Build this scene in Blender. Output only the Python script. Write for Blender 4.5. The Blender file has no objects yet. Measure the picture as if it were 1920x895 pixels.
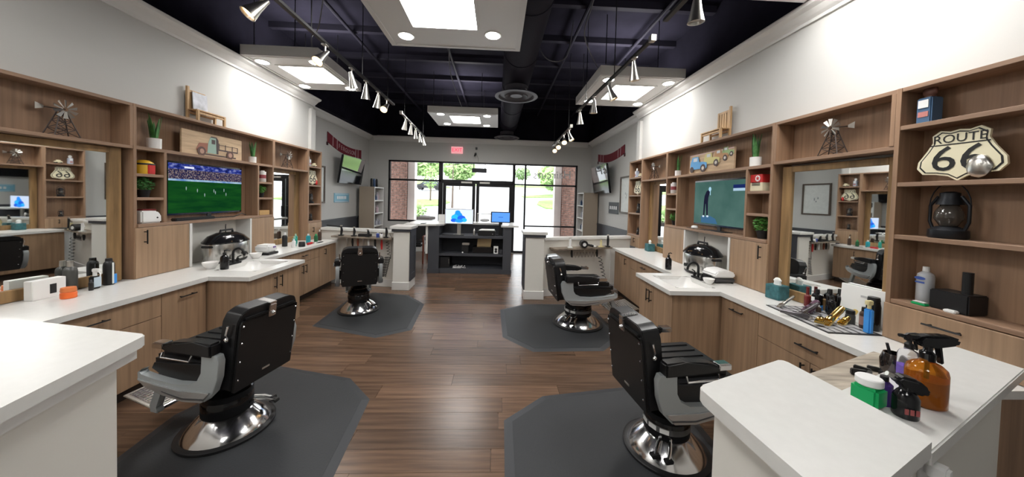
import bpy, bmesh, math, random
from mathutils import Vector, Matrix
random.seed(7)
S = bpy.context.scene
C = S.collection
PI = math.pi

# ------------------------------------------------------------------ camera
cam = bpy.data.cameras.new('camera')
camo = bpy.data.objects.new('camera', cam)
C.objects.link(camo)
yaw, pit, rol = .044, .026, -.027
A_ = Matrix(((math.cos(yaw), -math.sin(yaw), 0), (math.sin(yaw), math.cos(yaw), 0), (0, 0, 1)))
B_ = Matrix(((1, 0, 0), (0, math.cos(pit), -math.sin(pit)), (0, math.sin(pit), math.cos(pit))))
C_ = Matrix(((math.cos(rol), 0, -math.sin(rol)), (0, 1, 0), (math.sin(rol), 0, math.cos(rol))))
R_ = C_ @ B_ @ A_
mw = Matrix.Identity(4)
for i in range(3):
    mw[i][0] = R_[0][i]; mw[i][1] = R_[2][i]; mw[i][2] = -R_[1][i]
mw[2][3] = 1.65
camo.matrix_world = mw
cam.sensor_width = 36
cam.lens = 600 / 1920 * 36
cam.shift_y = -59.9 / 1920
cam.clip_start = .02
S.camera = camo

# ------------------------------------------------------------------ sky and exposure
w = bpy.data.worlds.new('sky'); S.world = w; w.use_nodes = True
bg = w.node_tree.nodes['Background']
bg.inputs[0].default_value = (.93, .97, 1, 1)
bg.inputs[1].default_value = 3.2
S.view_settings.view_transform = 'Standard'
S.view_settings.look = 'None'
S.view_settings.exposure = 0.58
S.view_settings.gamma = 1
S.view_settings.use_curve_mapping = False
PANEL, CAN, SPOT = 22, 34, 11          # radiance of ceiling panels, can lights, warm track bulbs

# ------------------------------------------------------------------ materials
MT = {}
def mat(name, col, rough=.5, metal=0, bump=0, bscale=60, var=0, vscale=8, emit=None, es=1, coat=0, spec=None, trans=0, ior=1.45, stretch=None, objrand=0):
    if name in MT: return MT[name]
    m = bpy.data.materials.new(name); m.use_nodes = True
    nt = m.node_tree; b = nt.nodes['Principled BSDF']; L = nt.links.new
    b.inputs['Base Color'].default_value = (*col, 1)
    b.inputs['Roughness'].default_value = rough
    b.inputs['Metallic'].default_value = metal
    b.inputs['Coat Weight'].default_value = coat
    b.inputs['Transmission Weight'].default_value = trans
    b.inputs['IOR'].default_value = ior
    if spec is not None: b.inputs['Specular IOR Level'].default_value = spec
    if emit:
        b.inputs['Emission Color'].default_value = (*emit, 1); b.inputs['Emission Strength'].default_value = es
    if var or bump:
        tc = nt.nodes.new('ShaderNodeTexCoord'); mp = nt.nodes.new('ShaderNodeMapping')
        L(tc.outputs['Object'], mp.inputs[0])
        if stretch: mp.inputs['Scale'].default_value = stretch
    if var:
        n = nt.nodes.new('ShaderNodeTexNoise'); n.inputs['Scale'].default_value = vscale; n.inputs['Detail'].default_value = 6
        L(mp.outputs[0], n.inputs['Vector'])
        r = nt.nodes.new('ShaderNodeValToRGB')
        r.color_ramp.elements[0].position = .3; r.color_ramp.elements[1].position = .7
        r.color_ramp.elements[0].color = (*[c * (1 - var) for c in col], 1)
        r.color_ramp.elements[1].color = (*[min(1, c * (1 + var)) for c in col], 1)
        L(n.outputs[0], r.inputs[0])
        out = r.outputs[0]
        if objrand:
            oi = nt.nodes.new('ShaderNodeObjectInfo'); hs = nt.nodes.new('ShaderNodeHueSaturation')
            mr = nt.nodes.new('ShaderNodeMapRange')
            mr.inputs['To Min'].default_value = 1 - objrand; mr.inputs['To Max'].default_value = 1 + objrand
            L(oi.outputs['Random'], mr.inputs['Value']); L(mr.outputs[0], hs.inputs['Value']); L(out, hs.inputs['Color']); out = hs.outputs[0]
            L(oi.outputs['Location'], mp.inputs['Location'])
        L(out, b.inputs['Base Color'])
    if bump:
        n2 = nt.nodes.new('ShaderNodeTexNoise'); n2.inputs['Scale'].default_value = bscale; n2.inputs['Detail'].default_value = 3
        L(mp.outputs[0], n2.inputs['Vector'])
        bp = nt.nodes.new('ShaderNodeBump'); bp.inputs['Strength'].default_value = bump; bp.inputs['Distance'].default_value = .01
        L(n2.outputs[0], bp.inputs['Height']); L(bp.outputs[0], b.inputs['Normal'])
    MT[name] = m
    return m
def emis(name, col, s=1.0):
    if name in MT: return MT[name]
    m = bpy.data.materials.new(name); m.use_nodes = True; nt = m.node_tree; nt.nodes.clear()
    e = nt.nodes.new('ShaderNodeEmission'); e.inputs[0].default_value = (*col, 1); e.inputs[1].default_value = s
    o = nt.nodes.new('ShaderNodeOutputMaterial'); nt.links.new(e.outputs[0], o.inputs[0])
    MT[name] = m
    return m
def noise_emis(name, cols, scale, s=1.0, stretch=(1, 1, 1), lo=.35, hi=.65):
    m = emis(name, cols[0], s); nt = m.node_tree; L = nt.links.new
    e = [n for n in nt.nodes if n.type == 'EMISSION'][0]
    tc = nt.nodes.new('ShaderNodeTexCoord'); mp = nt.nodes.new('ShaderNodeMapping'); mp.inputs['Scale'].default_value = stretch
    n = nt.nodes.new('ShaderNodeTexNoise'); n.inputs['Scale'].default_value = scale; n.inputs['Detail'].default_value = 4
    r = nt.nodes.new('ShaderNodeValToRGB'); el = r.color_ramp.elements
    while len(el) < len(cols): el.new(.5)
    for i, c in enumerate(cols):
        el[i].position = lo + (hi - lo) * i / (len(cols) - 1); el[i].color = (*c, 1)
    L(tc.outputs['Object'], mp.inputs[0]); L(mp.outputs[0], n.inputs['Vector']); L(n.outputs[0], r.inputs[0]); L(r.outputs[0], e.inputs[0])
    return m
def pane_glass(name, tint=(1, 1, 1)):
    m = bpy.data.materials.new(name); m.use_nodes = True; nt = m.node_tree; nt.nodes.clear()
    t = nt.nodes.new('ShaderNodeBsdfTransparent'); t.inputs[0].default_value = (*tint, 1)
    g = nt.nodes.new('ShaderNodeBsdfGlossy'); g.inputs['Roughness'].default_value = .02
    f = nt.nodes.new('ShaderNodeFresnel'); f.inputs[0].default_value = 1.3
    mx = nt.nodes.new('ShaderNodeMixShader'); o = nt.nodes.new('ShaderNodeOutputMaterial')
    nt.links.new(f.outputs[0], mx.inputs[0]); nt.links.new(t.outputs[0], mx.inputs[1]); nt.links.new(g.outputs[0], mx.inputs[2]); nt.links.new(mx.outputs[0], o.inputs[0])
    MT[name] = m
    return m

wall_m = mat('wall_paint', (.545, .54, .52), .85, bump=.03, bscale=200)
trim_m = mat('trim_white', (.68, .67, .65), .45)
half_m = mat('half_wall_paint', (.72, .70, .65), .7)
ceil_m = mat('ceiling_black', (.013, .012, .0195), .9, spec=.05, var=.25, vscale=3)
duct_m = mat('duct_dark', (.019, .0175, .027), .7, spec=.12)
wood_v = mat('walnut_laminate_vertical', (.285, .173, .106), .5, var=.2, vscale=1, stretch=(38, 38, 1.3))
wood_h = mat('walnut_laminate_flat', (.275, .17, .11), .5, var=.2, vscale=1, stretch=(38, 1.3, 38))
door_m = mat('oak_laminate', (.335, .217, .134), .45, var=.22, vscale=1, stretch=(30, 30, 1.0))
knot_m = mat('knotty_frame_wood', (.28, .17, .075), .55, var=.35, vscale=1, stretch=(20, 20, 2))
quartz = mat('white_quartz', (.70, .695, .67), .25, var=.02, vscale=30)
floor_m = mat('floor_plank', (.115, .068, .043), .27, var=.42, vscale=1, stretch=(1.6, 28, 28), objrand=.28, bump=.05, bscale=3)
under_m = mat('floor_underlay', (.03, .018, .012), .8)
blackmetal = mat('black_metal', (.012, .012, .013), .35, metal=.3)
char_m = mat('charcoal_paint', (.055, .058, .068), .55)
char_d = mat('charcoal_dark', (.035, .037, .044), .6)
leather = mat('black_leather', (.010, .010, .011), .32, bump=.04, bscale=90)
blackpl = mat('black_plastic', (.012, .012, .013), .4)
gloss_blk = mat('gloss_black', (.008, .008, .009), .12)
rubber = mat('mat_rubber', (.024, .026, .029), .6, bump=.15, bscale=120)
rubber_e = mat('mat_edge', (.030, .032, .036), .5)
chrome = mat('chrome', (.75, .75, .76), .14, metal=1)
nickel = mat('brushed_nickel', (.62, .60, .56), .28, metal=1)
steel = mat('brushed_steel', (.60, .59, .57), .25, metal=1, var=.12, vscale=1, stretch=(60, 60, 2))
castgrey = mat('painted_casting', (.40, .43, .44), .36, metal=.35)
gold = mat('gold_metal', (.85, .60, .18), .18, metal=1)
white_pl = mat('white_plastic', (.80, .80, .79), .35)
white_g = mat('white_glaze', (.82, .81, .79), .2)
mirror_m = mat('mirror_silver', (.86, .88, .87), .015, metal=1)
teal = mat('teal_box', (.035, .13, .145), .5, var=.4, vscale=25)
red_m = mat('red_paint', (.55, .03, .03), .4)
yellow_m = mat('yellow_paint', (.75, .45, .03), .4)
orange_m = mat('orange_plastic', (.85, .16, .03), .4)
blue_m = mat('blue_plastic', (.05, .28, .72), .35)
navy_m = mat('navy_paint', (.03, .07, .16), .4)
green_m = mat('green_plastic', (.01, .38, .12), .35)
leaf_m = mat('leaf_green', (.06, .19, .05), .5, var=.5, vscale=20)
leaf_b = mat('leaf_bright', (.09, .27, .05), .5, var=.5, vscale=25)
cream = mat('cream_enamel', (.78, .72, .52), .45)
ink = mat('black_ink', (.012, .012, .012), .5)
white_ink = mat('white_ink', (.8, .8, .8), .5)
pine = mat('pine_wood', (.50, .32, .16), .6, var=.25, vscale=1, stretch=(30, 30, 4))
plank_m = mat('weathered_plank', (.22, .18, .14), .7, var=.45, vscale=1, stretch=(5, 40, 40))
plank_l = mat('grey_plank', (.36, .31, .25), .7, var=.4, vscale=1, stretch=(5, 40, 40))
paper = mat('paper', (.82, .82, .80), .7)
tan_m = mat('tan_panel', (.33, .27, .21), .6)
red_wood = mat('cherry_wood', (.20, .05, .025), .4)
maroon = mat('maroon_knit', (.16, .012, .022), .9)
maroon_d = mat('maroon_dark', (.05, .006, .012), .9)
glass = pane_glass('window_glass')
lens_glow = emis('led_panel', (1, .985, .96), PANEL)
can_glow = emis('can_lens', (1, .985, .95), CAN)
warm_glow = emis('warm_bulb', (1, .60, .26), SPOT)

# ------------------------------------------------------------------ mesh helpers
class MB:
    def __init__(s): s.bm = bmesh.new()
    def _bev(s, vs, bev, seg=2):
        es = list({e for v in vs for e in v.link_edges})
        bmesh.ops.bevel(s.bm, geom=es, offset=bev, segments=seg, affect='EDGES', clamp_overlap=True)
    def box(s, x0, x1, y0, y1, z0, z1, bev=0, M=None, seg=2):
        if x0 > x1: x0, x1 = x1, x0
        if y0 > y1: y0, y1 = y1, y0
        if z0 > z1: z0, z1 = z1, z0
        T = Matrix.Translation(((x0 + x1) / 2, (y0 + y1) / 2, (z0 + z1) / 2)) @ Matrix.Diagonal((x1 - x0, y1 - y0, z1 - z0, 1))
        if M: T = M @ T
        r = bmesh.ops.create_cube(s.bm, size=1, matrix=T)
        if bev: s._bev(r['verts'], bev, seg)
        return s
    def _ring(s, c, u, v, r, n):
        return [s.bm.verts.new(c + u * (r * math.cos(2 * PI * i / n)) + v * (r * math.sin(2 * PI * i / n))) for i in range(n)]
    def tube(s, pts, r, n=8, caps=True):
        pts = [Vector(p) for p in pts]
        rs = r if isinstance(r, (list, tuple)) else [r] * len(pts)
        rings = []; u = None
        for i, p in enumerate(pts):
            d = (pts[min(i + 1, len(pts) - 1)] - pts[max(i - 1, 0)]).normalized()
            if u is None:
                u = d.orthogonal().normalized()
            else:
                u = (u - d * u.dot(d))
                u = u.normalized() if u.length > 1e-5 else d.orthogonal().normalized()
            rings.append(s._ring(p, u, d.cross(u), rs[i], n))
        for a, b in zip(rings, rings[1:]):
            for i in range(n): s.bm.faces.new((a[i], a[(i + 1) % n], b[(i + 1) % n], b[i]))
        if caps:
            s.bm.faces.new(rings[0][::-1]); s.bm.faces.new(rings[-1])
        return s
    def cyl(s, a, b, r0, r1=None, n=16): return s.tube([a, b], [r0, r0 if r1 is None else r1], n)
    def lathe(s, prof, c=(0, 0, 0), n=24, sx=1, sy=1, M=None):
        c = Vector(c); rings = []
        for r, z in prof:
            if r < 1e-5: rings.append([s.bm.verts.new(c + Vector((0, 0, z)))])
            else: rings.append([s.bm.verts.new(c + Vector((sx * r * math.cos(2 * PI * i / n), sy * r * math.sin(2 * PI * i / n), z))) for i in range(n)])
        for a, b in zip(rings, rings[1:]):
            for i in range(n):
                j = (i + 1) % n
                if len(a) == 1 and len(b) == 1: continue
                if len(a) == 1: s.bm.faces.new((a[0], b[j], b[i]))
                elif len(b) == 1: s.bm.faces.new((a[i], a[j], b[0]))
                else: s.bm.faces.new((a[i], a[j], b[j], b[i]))
        if len(rings[0]) > 1: s.bm.faces.new(rings[0][::-1])
        if len(rings[-1]) > 1: s.bm.faces.new(rings[-1])
        if M: bmesh.ops.transform(s.bm, matrix=M, verts=[v for r in rings for v in r])
        return s
    def prism(s, poly, lo, hi, axis='z', bev=0, M=None):
        f = {'z': lambda a, b, t: (a, b, t), 'y': lambda a, b, t: (a, t, b), 'x': lambda a, b, t: (t, a, b)}[axis]
        A = [s.bm.verts.new(f(a, b, lo)) for a, b in poly]; B = [s.bm.verts.new(f(a, b, hi)) for a, b in poly]
        n = len(poly)
        fs = [s.bm.faces.new(A[::-1]), s.bm.faces.new(B)]
        for i in range(n): fs.append(s.bm.faces.new((A[i], A[(i + 1) % n], B[(i + 1) % n], B[i])))
        if M: bmesh.ops.transform(s.bm, matrix=M, verts=A + B)
        if bev: s._bev(A + B, bev)
        return s
    def ball(s, c, r, sc=(1, 1, 1), sub=2, M=None):
        T = Matrix.Translation(c) @ Matrix.Diagonal((*sc, 1))
        if M: T = M @ T
        bmesh.ops.create_icosphere(s.bm, subdivisions=sub, radius=r, matrix=T)
        return s
    def quad(s, pts):
        s.bm.faces.new([s.bm.verts.new(p) for p in pts]); return s
    def build(s, name, m, parent=None, smooth=False, world=False, kind=None):
        bmesh.ops.recalc_face_normals(s.bm, faces=s.bm.faces)
        me = bpy.data.meshes.new(name)
        if parent is not None and world:
            r = parent
            while r.parent: r = r.parent
            s.bm.transform((Matrix.Translation(r.location) @ Matrix.Rotation(r.rotation_euler.z, 4, 'Z')).inverted())
        s.bm.to_mesh(me); s.bm.free()
        me.materials.append(m)
        if smooth:
            for p in me.polygons: p.use_smooth = True
            me.set_sharp_from_angle(angle=math.radians(38))
        o = bpy.data.objects.new(name, me); C.objects.link(o)
        if parent is not None: o.parent = parent
        if kind: o['kind'] = kind
        return o
def tag(o, label, cat, group=None):
    o['label'] = label; o['category'] = cat
    if group: o['group'] = group
    return o
def thing(name, label, cat, loc=(0, 0, 0), rz=0, group=None):
    o = bpy.data.objects.new(name, None); C.objects.link(o)
    o.empty_display_size = .05
    o.location = loc; o.rotation_euler = (0, 0, rz)
    return tag(o, label, cat, group)
def dup(root, loc, rz=0, label=None):
    r = root.copy(); C.objects.link(r); r.location = loc; r.rotation_euler = (0, 0, rz)
    if label: r['label'] = label
    for ch in list(root.children):
        c = ch.copy(); C.objects.link(c); c.parent = r
        for g in list(ch.children):
            d = g.copy(); C.objects.link(d); d.parent = c
    return r
def struct(name, mb, m, parent=None, smooth=False):
    o = mb.build(name, m, parent, smooth)
    if parent is None: o['kind'] = 'structure'
    return o
def B(*a, **k): return MB().box(*a, **k)
AX = {'L': Matrix(((0, 0, 1), (1, 0, 0), (0, 1, 0))), 'R': Matrix(((0, 0, -1), (-1, 0, 0), (0, 1, 0))), 'B': Matrix(((1, 0, 0), (0, 0, -1), (0, 1, 0))), 'F': Matrix(((-1, 0, 0), (0, 0, 1), (0, 1, 0))), 'T': Matrix.Identity(3)}
# planes seen by the room: L = on the left wall (u to the back), R = right wall, B = back wall, T = lying flat
def text(name, body, size, m, parent, org, key, world=False, xs=1.0, mirror=False, shear=0, rot=0):
    cu = bpy.data.curves.new(name, 'FONT'); cu.body = body; cu.size = size; cu.align_x = 'CENTER'; cu.align_y = 'CENTER'
    cu.extrude = .0006; cu.shear = shear; cu.resolution_u = 3
    t = bpy.data.objects.new(name, cu); C.objects.link(t)
    me = bpy.data.meshes.new_from_object(t.evaluated_get(bpy.context.evaluated_depsgraph_get()))
    bpy.data.objects.remove(t); bpy.data.curves.remove(cu)
    T = Matrix.Translation(org) @ AX[key].to_4x4() @ Matrix.Rotation(rot, 4, 'Z') @ Matrix.Diagonal(((-xs if mirror else xs), 1, 1, 1))
    if parent is not None and world:
        r = parent
        while r.parent: r = r.parent
        T = (Matrix.Translation(r.location) @ Matrix.Rotation(r.rotation_euler.z, 4, 'Z')).inverted() @ T
    me.transform(T); me.materials.clear(); me.materials.append(m)
    o = bpy.data.objects.new(name, me); C.objects.link(o)
    if parent is not None: o.parent = parent
    return o
def decal(name, polys, m, parent, org, key, world=False, off=.0015, thick=.001):
    mb = MB(); k = AX[key]; o = Vector(org)
    for p in polys:
        lo = [mb.bm.verts.new(o + k @ Vector((u, v, off))) for u, v in p]; hi = [mb.bm.verts.new(o + k @ Vector((u, v, off + thick))) for u, v in p]
        n = len(p); mb.bm.faces.new(hi)
        for i in range(n): mb.bm.faces.new((lo[i], lo[(i + 1) % n], hi[(i + 1) % n], hi[i]))
    return mb.build(name, m, parent, world=world)
def rect(x0, x1, y0, y1): return [(x0, y0), (x1, y0), (x1, y1), (x0, y1)]
def disc(x, y, rx, ry=None, n=14): return [(x + rx * math.cos(2 * PI * i / n), y + (ry or rx) * math.sin(2 * PI * i / n)) for i in range(n)]
# ------------------------------------------------------------------ room shell
YB, Y0 = 9.6, -3.2
fl = struct('floor', B(-4.2, 3.2, Y0, YB + .15, -.12, -.012), under_m)
pw, pl = .178, 1.52
row = 0; y = .55
pm = B(-pl / 2 + .0012, pl / 2 - .0012, -pw / 2 + .001, pw / 2 - .001, -.012, 0).bm
plank_mesh = bpy.data.meshes.new('floor_plank'); pm.to_mesh(plank_mesh); pm.free(); plank_mesh.materials.append(floor_m)
while y < YB - .05:
    x = -3.0 + random.uniform(-.1, pl * .9) - pl * .5
    xe = 2.2
    while x - pl / 2 < xe:
        if x + pl / 2 > -3.0:
            o = bpy.data.objects.new('floor_plank', plank_mesh); C.objects.link(o); o.parent = fl; o.location = (x, y, 0)
        x += pl
    y += pw; row += 1
# ceiling deck with joists
ce = struct('ceiling', B(-4.2, 3.2, Y0, YB + .15, 4.25, 4.35), ceil_m)
for k in range(11):
    B(-4.1, 3.1, -.6 + k * .95, -.52 + k * .95, 4.16, 4.25).build('joist', duct_m, ce)
for xx in (-2.3, -.9, 1.1, 2.1):
    MB().cyl((xx, -1, 4.125), (xx, 9.5, 4.125), .025, n=8).build('conduit', duct_m, ce)
XL, XR, XLF, XRF = -3.46, 2.70, -3.82, 2.80      # left / right furred walls near, far walls
CZ = 3.38
struct('wall_left', B(XL - .5, XL, Y0, 6.12, 0, CZ - .01), wall_m)
struct('wall_left_far', B(XLF - .2, XLF, 6.12, YB, 0, CZ - .01), wall_m)
struct('wall_left_upper', B(XL - .5, XL - .1, Y0, YB, CZ - .01, 4.25), ceil_m)
struct('wall_right', B(XR, XR + .4, Y0, 6.12, 0, CZ - .01), wall_m)
struct('wall_right_far', B(XRF, XRF + .3, 6.12, YB, 0, CZ - .01), wall_m)
struct('wall_right_upper', B(XR + .1, XR + .4, Y0, YB, CZ - .01, 4.25), ceil_m)
struct('wall_front', B(-4.2, 3.2, Y0 - .15, Y0, 0, 4.25), wall_m)
WX0, WX1, WZ = -3.25, 2.38, 2.69
wb = MB().box(XLF - .2, WX0, YB, YB + .15, 0, CZ).box(WX1, XRF + .3, YB, YB + .15, 0, CZ).box(WX0, WX1, YB, YB + .15, WZ, CZ).box(WX0, -1.72, YB, YB + .15, 0, .88)
struct('wall_back', wb, wall_m)
struct('wall_back_upper', B(-4.2, 3.2, YB, YB + .15, CZ, 4.25), ceil_m)
# crown moulding: stepped profile
def crown_x(x, s, y0, y1):
    pr = [(0, CZ - .13), (.02, CZ - .13), (.025, CZ - .105), (.05, CZ - .085), (.085, CZ - .05), (.12, CZ - .035), (.13, CZ - .03), (.14, CZ - .01), (.14, CZ), (0, CZ)]
    return MB().prism([(x + s * a, b) for a, b in pr], y0, y1, 'y')
struct('trim_1', crown_x(XL, 1, Y0, 6.14), trim_m)
struct('trim_2', crown_x(XLF, 1, 6.14, YB), trim_m)
struct('trim_3', crown_x(XR, -1, Y0, 6.14), trim_m)
struct('trim_4', crown_x(XRF, -1, 6.14, YB), trim_m)
struct('trim_5', MB().prism([(YB - a, b) for a, b in [(0, CZ - .14), (.02, CZ - .14), (.03, CZ - .10), (.07, CZ - .05), (.09, CZ - .03), (.09, CZ), (0, CZ)]], XLF + .14, XRF - .14, 'x'), trim_m)
# pilasters at the end of the furred walls, above the shelf units
struct('trim_6', B(XL, XL + .05, 5.98, 6.12, 2.42, CZ - .2), wall_m)
struct('trim_7', B(XR - .05, XR, 5.98, 6.12, 2.42, CZ - .2), wall_m)
# dark wainscot along the far walls
struct('trim_8', MB().box(XLF, XLF + .03, 6.12, YB, 0, 1.02).box(XLF, XLF + .05, 6.12, YB, 1.02, 1.06), char_m)
struct('trim_9', MB().box(XRF - .03, XRF, 6.12, YB, 0, .98).box(XRF - .05, XRF, 6.12, YB, .98, 1.02), char_m)
struct('baseboard_front', B(-3.4, 2.6, Y0, Y0 + .02, 0, .12), trim_m)

# ------------------------------------------------------------------ shop front
frame_m = mat('bronze_frame', (.014, .013, .015), .35, metal=.4)
def frame_bar(mb, x0, x1, z0, z1, d=.05): mb.box(x0, x1, YB + .02, YB + .02 + d * 2, z0, z1)
# left window
g = B(WX0 + .03, -1.74, YB + .065, YB + .073, .9, WZ - .03).build('window_1', glass); g['kind'] = 'structure'
mb = MB()
for a in ((WX0, WX0 + .045, .88, WZ), (-1.78, -1.66, 0, WZ), (WX0, -1.7, WZ - .045, WZ), (WX0, -1.7, .88, .925), (WX0, -1.7, 2.09, 2.14)): frame_bar(mb, *a)
mb.build('window_frame', frame_m, g)
# transom above the doors
g = B(-1.66, .44, YB + .065, YB + .073, 2.16, WZ - .03).build('window_2', glass); g['kind'] = 'structure'
mb = MB()
for a in ((-1.66, .44, WZ - .045, WZ), (-1.66, .44, 2.05, 2.16)): frame_bar(mb, *a)
mb.build('window_frame', frame_m, g)
# sidelight and right window
g = B(.5, .78, YB + .065, YB + .073, .06, WZ - .03).build('window_3', glass); g['kind'] = 'structure'
mb = MB()
for a in ((.42, .50, 0, WZ), (.5, .8, WZ - .045, WZ), (.5, .8, 2.05, 2.09), (.5, .8, 0, .06)): frame_bar(mb, *a)
mb.build('window_frame', frame_m, g)
g = B(.83, WX1 - .03, YB + .065, YB + .073, .06, WZ - .03).build('window_4', glass); g['kind'] = 'structure'
mb = MB()
for a in ((.78, .83, 0, WZ), (WX1 - .045, WX1, 0, WZ), (.83, WX1, WZ - .045, WZ), (.83, WX1, 2.04, 2.09), (.83, WX1, .80, .84), (.83, WX1, 0, .06)): frame_bar(mb, *a)
mb.build('window_frame', frame_m, g)
text('window_lettering', 'Haircuts', .34, white_ink, g, (1.62, YB + .06, 2.38), 'B', mirror=True, xs=1.0, rot=.03)
# glass doors
for n, (a, b, hs) in enumerate(((-1.65, -.69, 1), (-.66, .42, -1))):
    d = B(a + .09, b - .09, YB + .07, YB + .078, .2, 1.97).build('door_%d' % (n + 1), glass); d['kind'] = 'structure'
    MB().box(a, a + .09, YB + .04, YB + .1, .01, 2.05).box(b - .09, b, YB + .04, YB + .1, .01, 2.05).box(a + .09, b - .09, YB + .04, YB + .1, 1.97, 2.05).box(a + .09, b - .09, YB + .04, YB + .1, .01, .2).build('door_frame', frame_m, d)
    hx = b - .05 if hs == 1 else a + .05
    MB().tube([(hx, YB + .04, .95), (hx, YB - .03, .95), (hx, YB - .03, 1.25), (hx, YB + .04, 1.25)], .011).build('door_handle', frame_m, d, True)
    B(b - .42 if hs == 1 else a + .1, b - .1 if hs == 1 else a + .4, YB + .0, YB + .04, 2.06, 2.11).build('door_closer', nickel, d)

# ------------------------------------------------------------------ outdoors
grass_m = mat('grass', (.20, .33, .09), .9, var=.3, vscale=3)
asph_m = mat('asphalt', (.40, .41, .42), .9, var=.08, vscale=2)
conc_m = mat('concrete', (.62, .61, .58), .9, var=.06, vscale=2)
brick_m = mat('brick_red', (.27, .15, .12), .85, var=.5, vscale=14)
mortar_m = mat('mortar', (.42, .39, .37), .9)
bark_m = mat('bark', (.13, .10, .08), .9)
def ground(name, lab_m, *a): 
    o = B(*a).build(name, lab_m); o['kind'] = 'structure'; return o
SLP = .065
def gz(y): return -.10 + SLP * max(0, y - 13.2)
lot = MB().prism([(13.2, -.30), (130, -.30), (130, gz(130)), (13.2, -.10)], -90, 90, 'x').build('parking_lot', asph_m); lot['kind'] = 'structure'
ground('sidewalk', conc_m, -20, 20, YB + .15, 13.2, -.30, -.03)
ground('threshold_slab', conc_m, -4.2, 3.2, YB, YB + .15, -.12, -.004)
for k, pts in enumerate((
    [(-16, 34.5), (-9.5, 33), (-5.6, 34), (-4.6, 31), (-4.9, 27.5), (-7.3, 26.3), (-14, 25.5)],
    [(-40, 66), (-13, 64), (-10, 68), (-12, 76), (-40, 80)],
    [(4.1, 27.2), (5.2, 26.8), (14, 30), (14, 40), (7.4, 38.6), (4.6, 35.8), (3.8, 31)],
    [(3.4, 41.5), (16, 48), (20, 56), (9, 52), (3.2, 44)],
    [(-60, 84), (60, 88), (60, 128), (-60, 128)])):
    mb = MB(); n = len(pts)
    lo = [mb.bm.verts.new((x, y, gz(y) - .05)) for x, y in pts]; hi = [mb.bm.verts.new((x, y, gz(y) + .10)) for x, y in pts]
    mb.bm.faces.new(hi); mb.bm.faces.new(lo[::-1])
    for i in range(n): mb.bm.faces.new((lo[i], lo[(i + 1) % n], hi[(i + 1) % n], hi[i]))
    o = mb.build('grass_island', grass_m); o['kind'] = 'structure'
# planting bed out by the road
tag(MB().prism([(-6.6, 19.6), (-6.2, 18.2), (-3.9, 18.4), (-3.7, 19.2), (-4.6, 20.4)], gz(18.2) - .1, gz(20.4) + .06, 'z').build('planting_bed', mat('mulch', (.03, .024, .02), .95)), 'dark mulch planting bed outside the left shop window', 'planting bed')
def leaves(mb, c, rx, rz, n, sz, seed):
    rnd = random.Random(seed)
    for _ in range(n):
        while True:
            p = Vector((rnd.uniform(-1, 1), rnd.uniform(-1, 1), rnd.uniform(-1, 1)))
            if .25 < p.length < 1: break
        q = Vector((c[0] + p.x * rx, c[1] + p.y * rx, c[2] + p.z * rz))
        a = Vector((rnd.uniform(-1, 1), rnd.uniform(-1, 1), rnd.uniform(-.6, .6))).normalized() * sz
        b = a.orthogonal().normalized() * sz * .6
        mb.quad([q - a, q + b, q + a, q - b])
    return mb
tree_leaf = mat('tree_leaf', (.26, .38, .18), .8, var=.35, vscale=.7)
tree_leaf2 = mat('tree_leaf_light', (.34, .50, .20), .8, var=.35, vscale=.7)
def tree(x, y, h, r, label, m, seed, n=900):
    t = thing('tree', label, 'tree', (x, y, gz(y) + .05), 0, 'trees beyond the shop windows')
    MB().tube([(0, 0, 0), (.02, 0, h * .35), (0, .02, h * .6), (.03, 0, h * .85)], [.09, .07, .05, .02]).build('trunk', bark_m, t, True)
    o = leaves(MB(), (0, 0, h * .68), r, h * .34, n, r * .17, seed).build('crown', m, t); o['kind'] = 'stuff'
    return t
tree(-17, 75, 6.8, 4.6, 'broad pale green tree in the upper left window pane', tree_leaf2, 1, 1100)
tree(-6.7, 32.0, 3.4, .8, 'slim young tree on the grass island, left window', tree_leaf2, 2, 260)
tree(-7.2, 60, 5.5, 3.0, 'big pale green tree in the left half of the door transom', tree_leaf2, 3, 1200)
tree(-3.6, 25.4, 4.4, .55, 'thin bare young tree seen through the left glass door', tree_leaf2, 4, 90)
tree(6.8, 92, 5.4, 2.4, 'distant tree seen through the narrow sidelight pane', tree_leaf, 5, 500)
tree(5.8, 33.0, 3.7, 1.5, 'young tree behind the window lettering, right window', tree_leaf2, 6, 600)
tree(8.6, 48, 4.6, 2.7, 'middle distance tree in the right window, behind the young tree', tree_leaf2, 7, 700)
tree(-30, 88, 8, 4.5, 'broad dark tree beyond the road at far left', tree_leaf, 8, 900)
tree(17, 84, 6.5, 4.0, 'broad tree far behind the road, right window', tree_leaf2, 10, 800)
for k, (x, y, s) in enumerate(((-5.6, 19.0, .42), (-4.6, 18.9, .46))):
    t = thing('shrub', ('grey green round shrub', 'bright yellow green shrub')[k] + ' in the mulch bed outside left window', 'shrub', (x, y, gz(20.4) + .06))
    leaves(MB(), (0, 0, s * .9), s, s * .8, 160, .10, 30 + k).build('foliage', (leaf_m, tree_leaf2)[k], t)
    MB().cyl((0, 0, 0), (0, 0, s * .6), .02, n=6).build('stem', bark_m, t)
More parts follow.
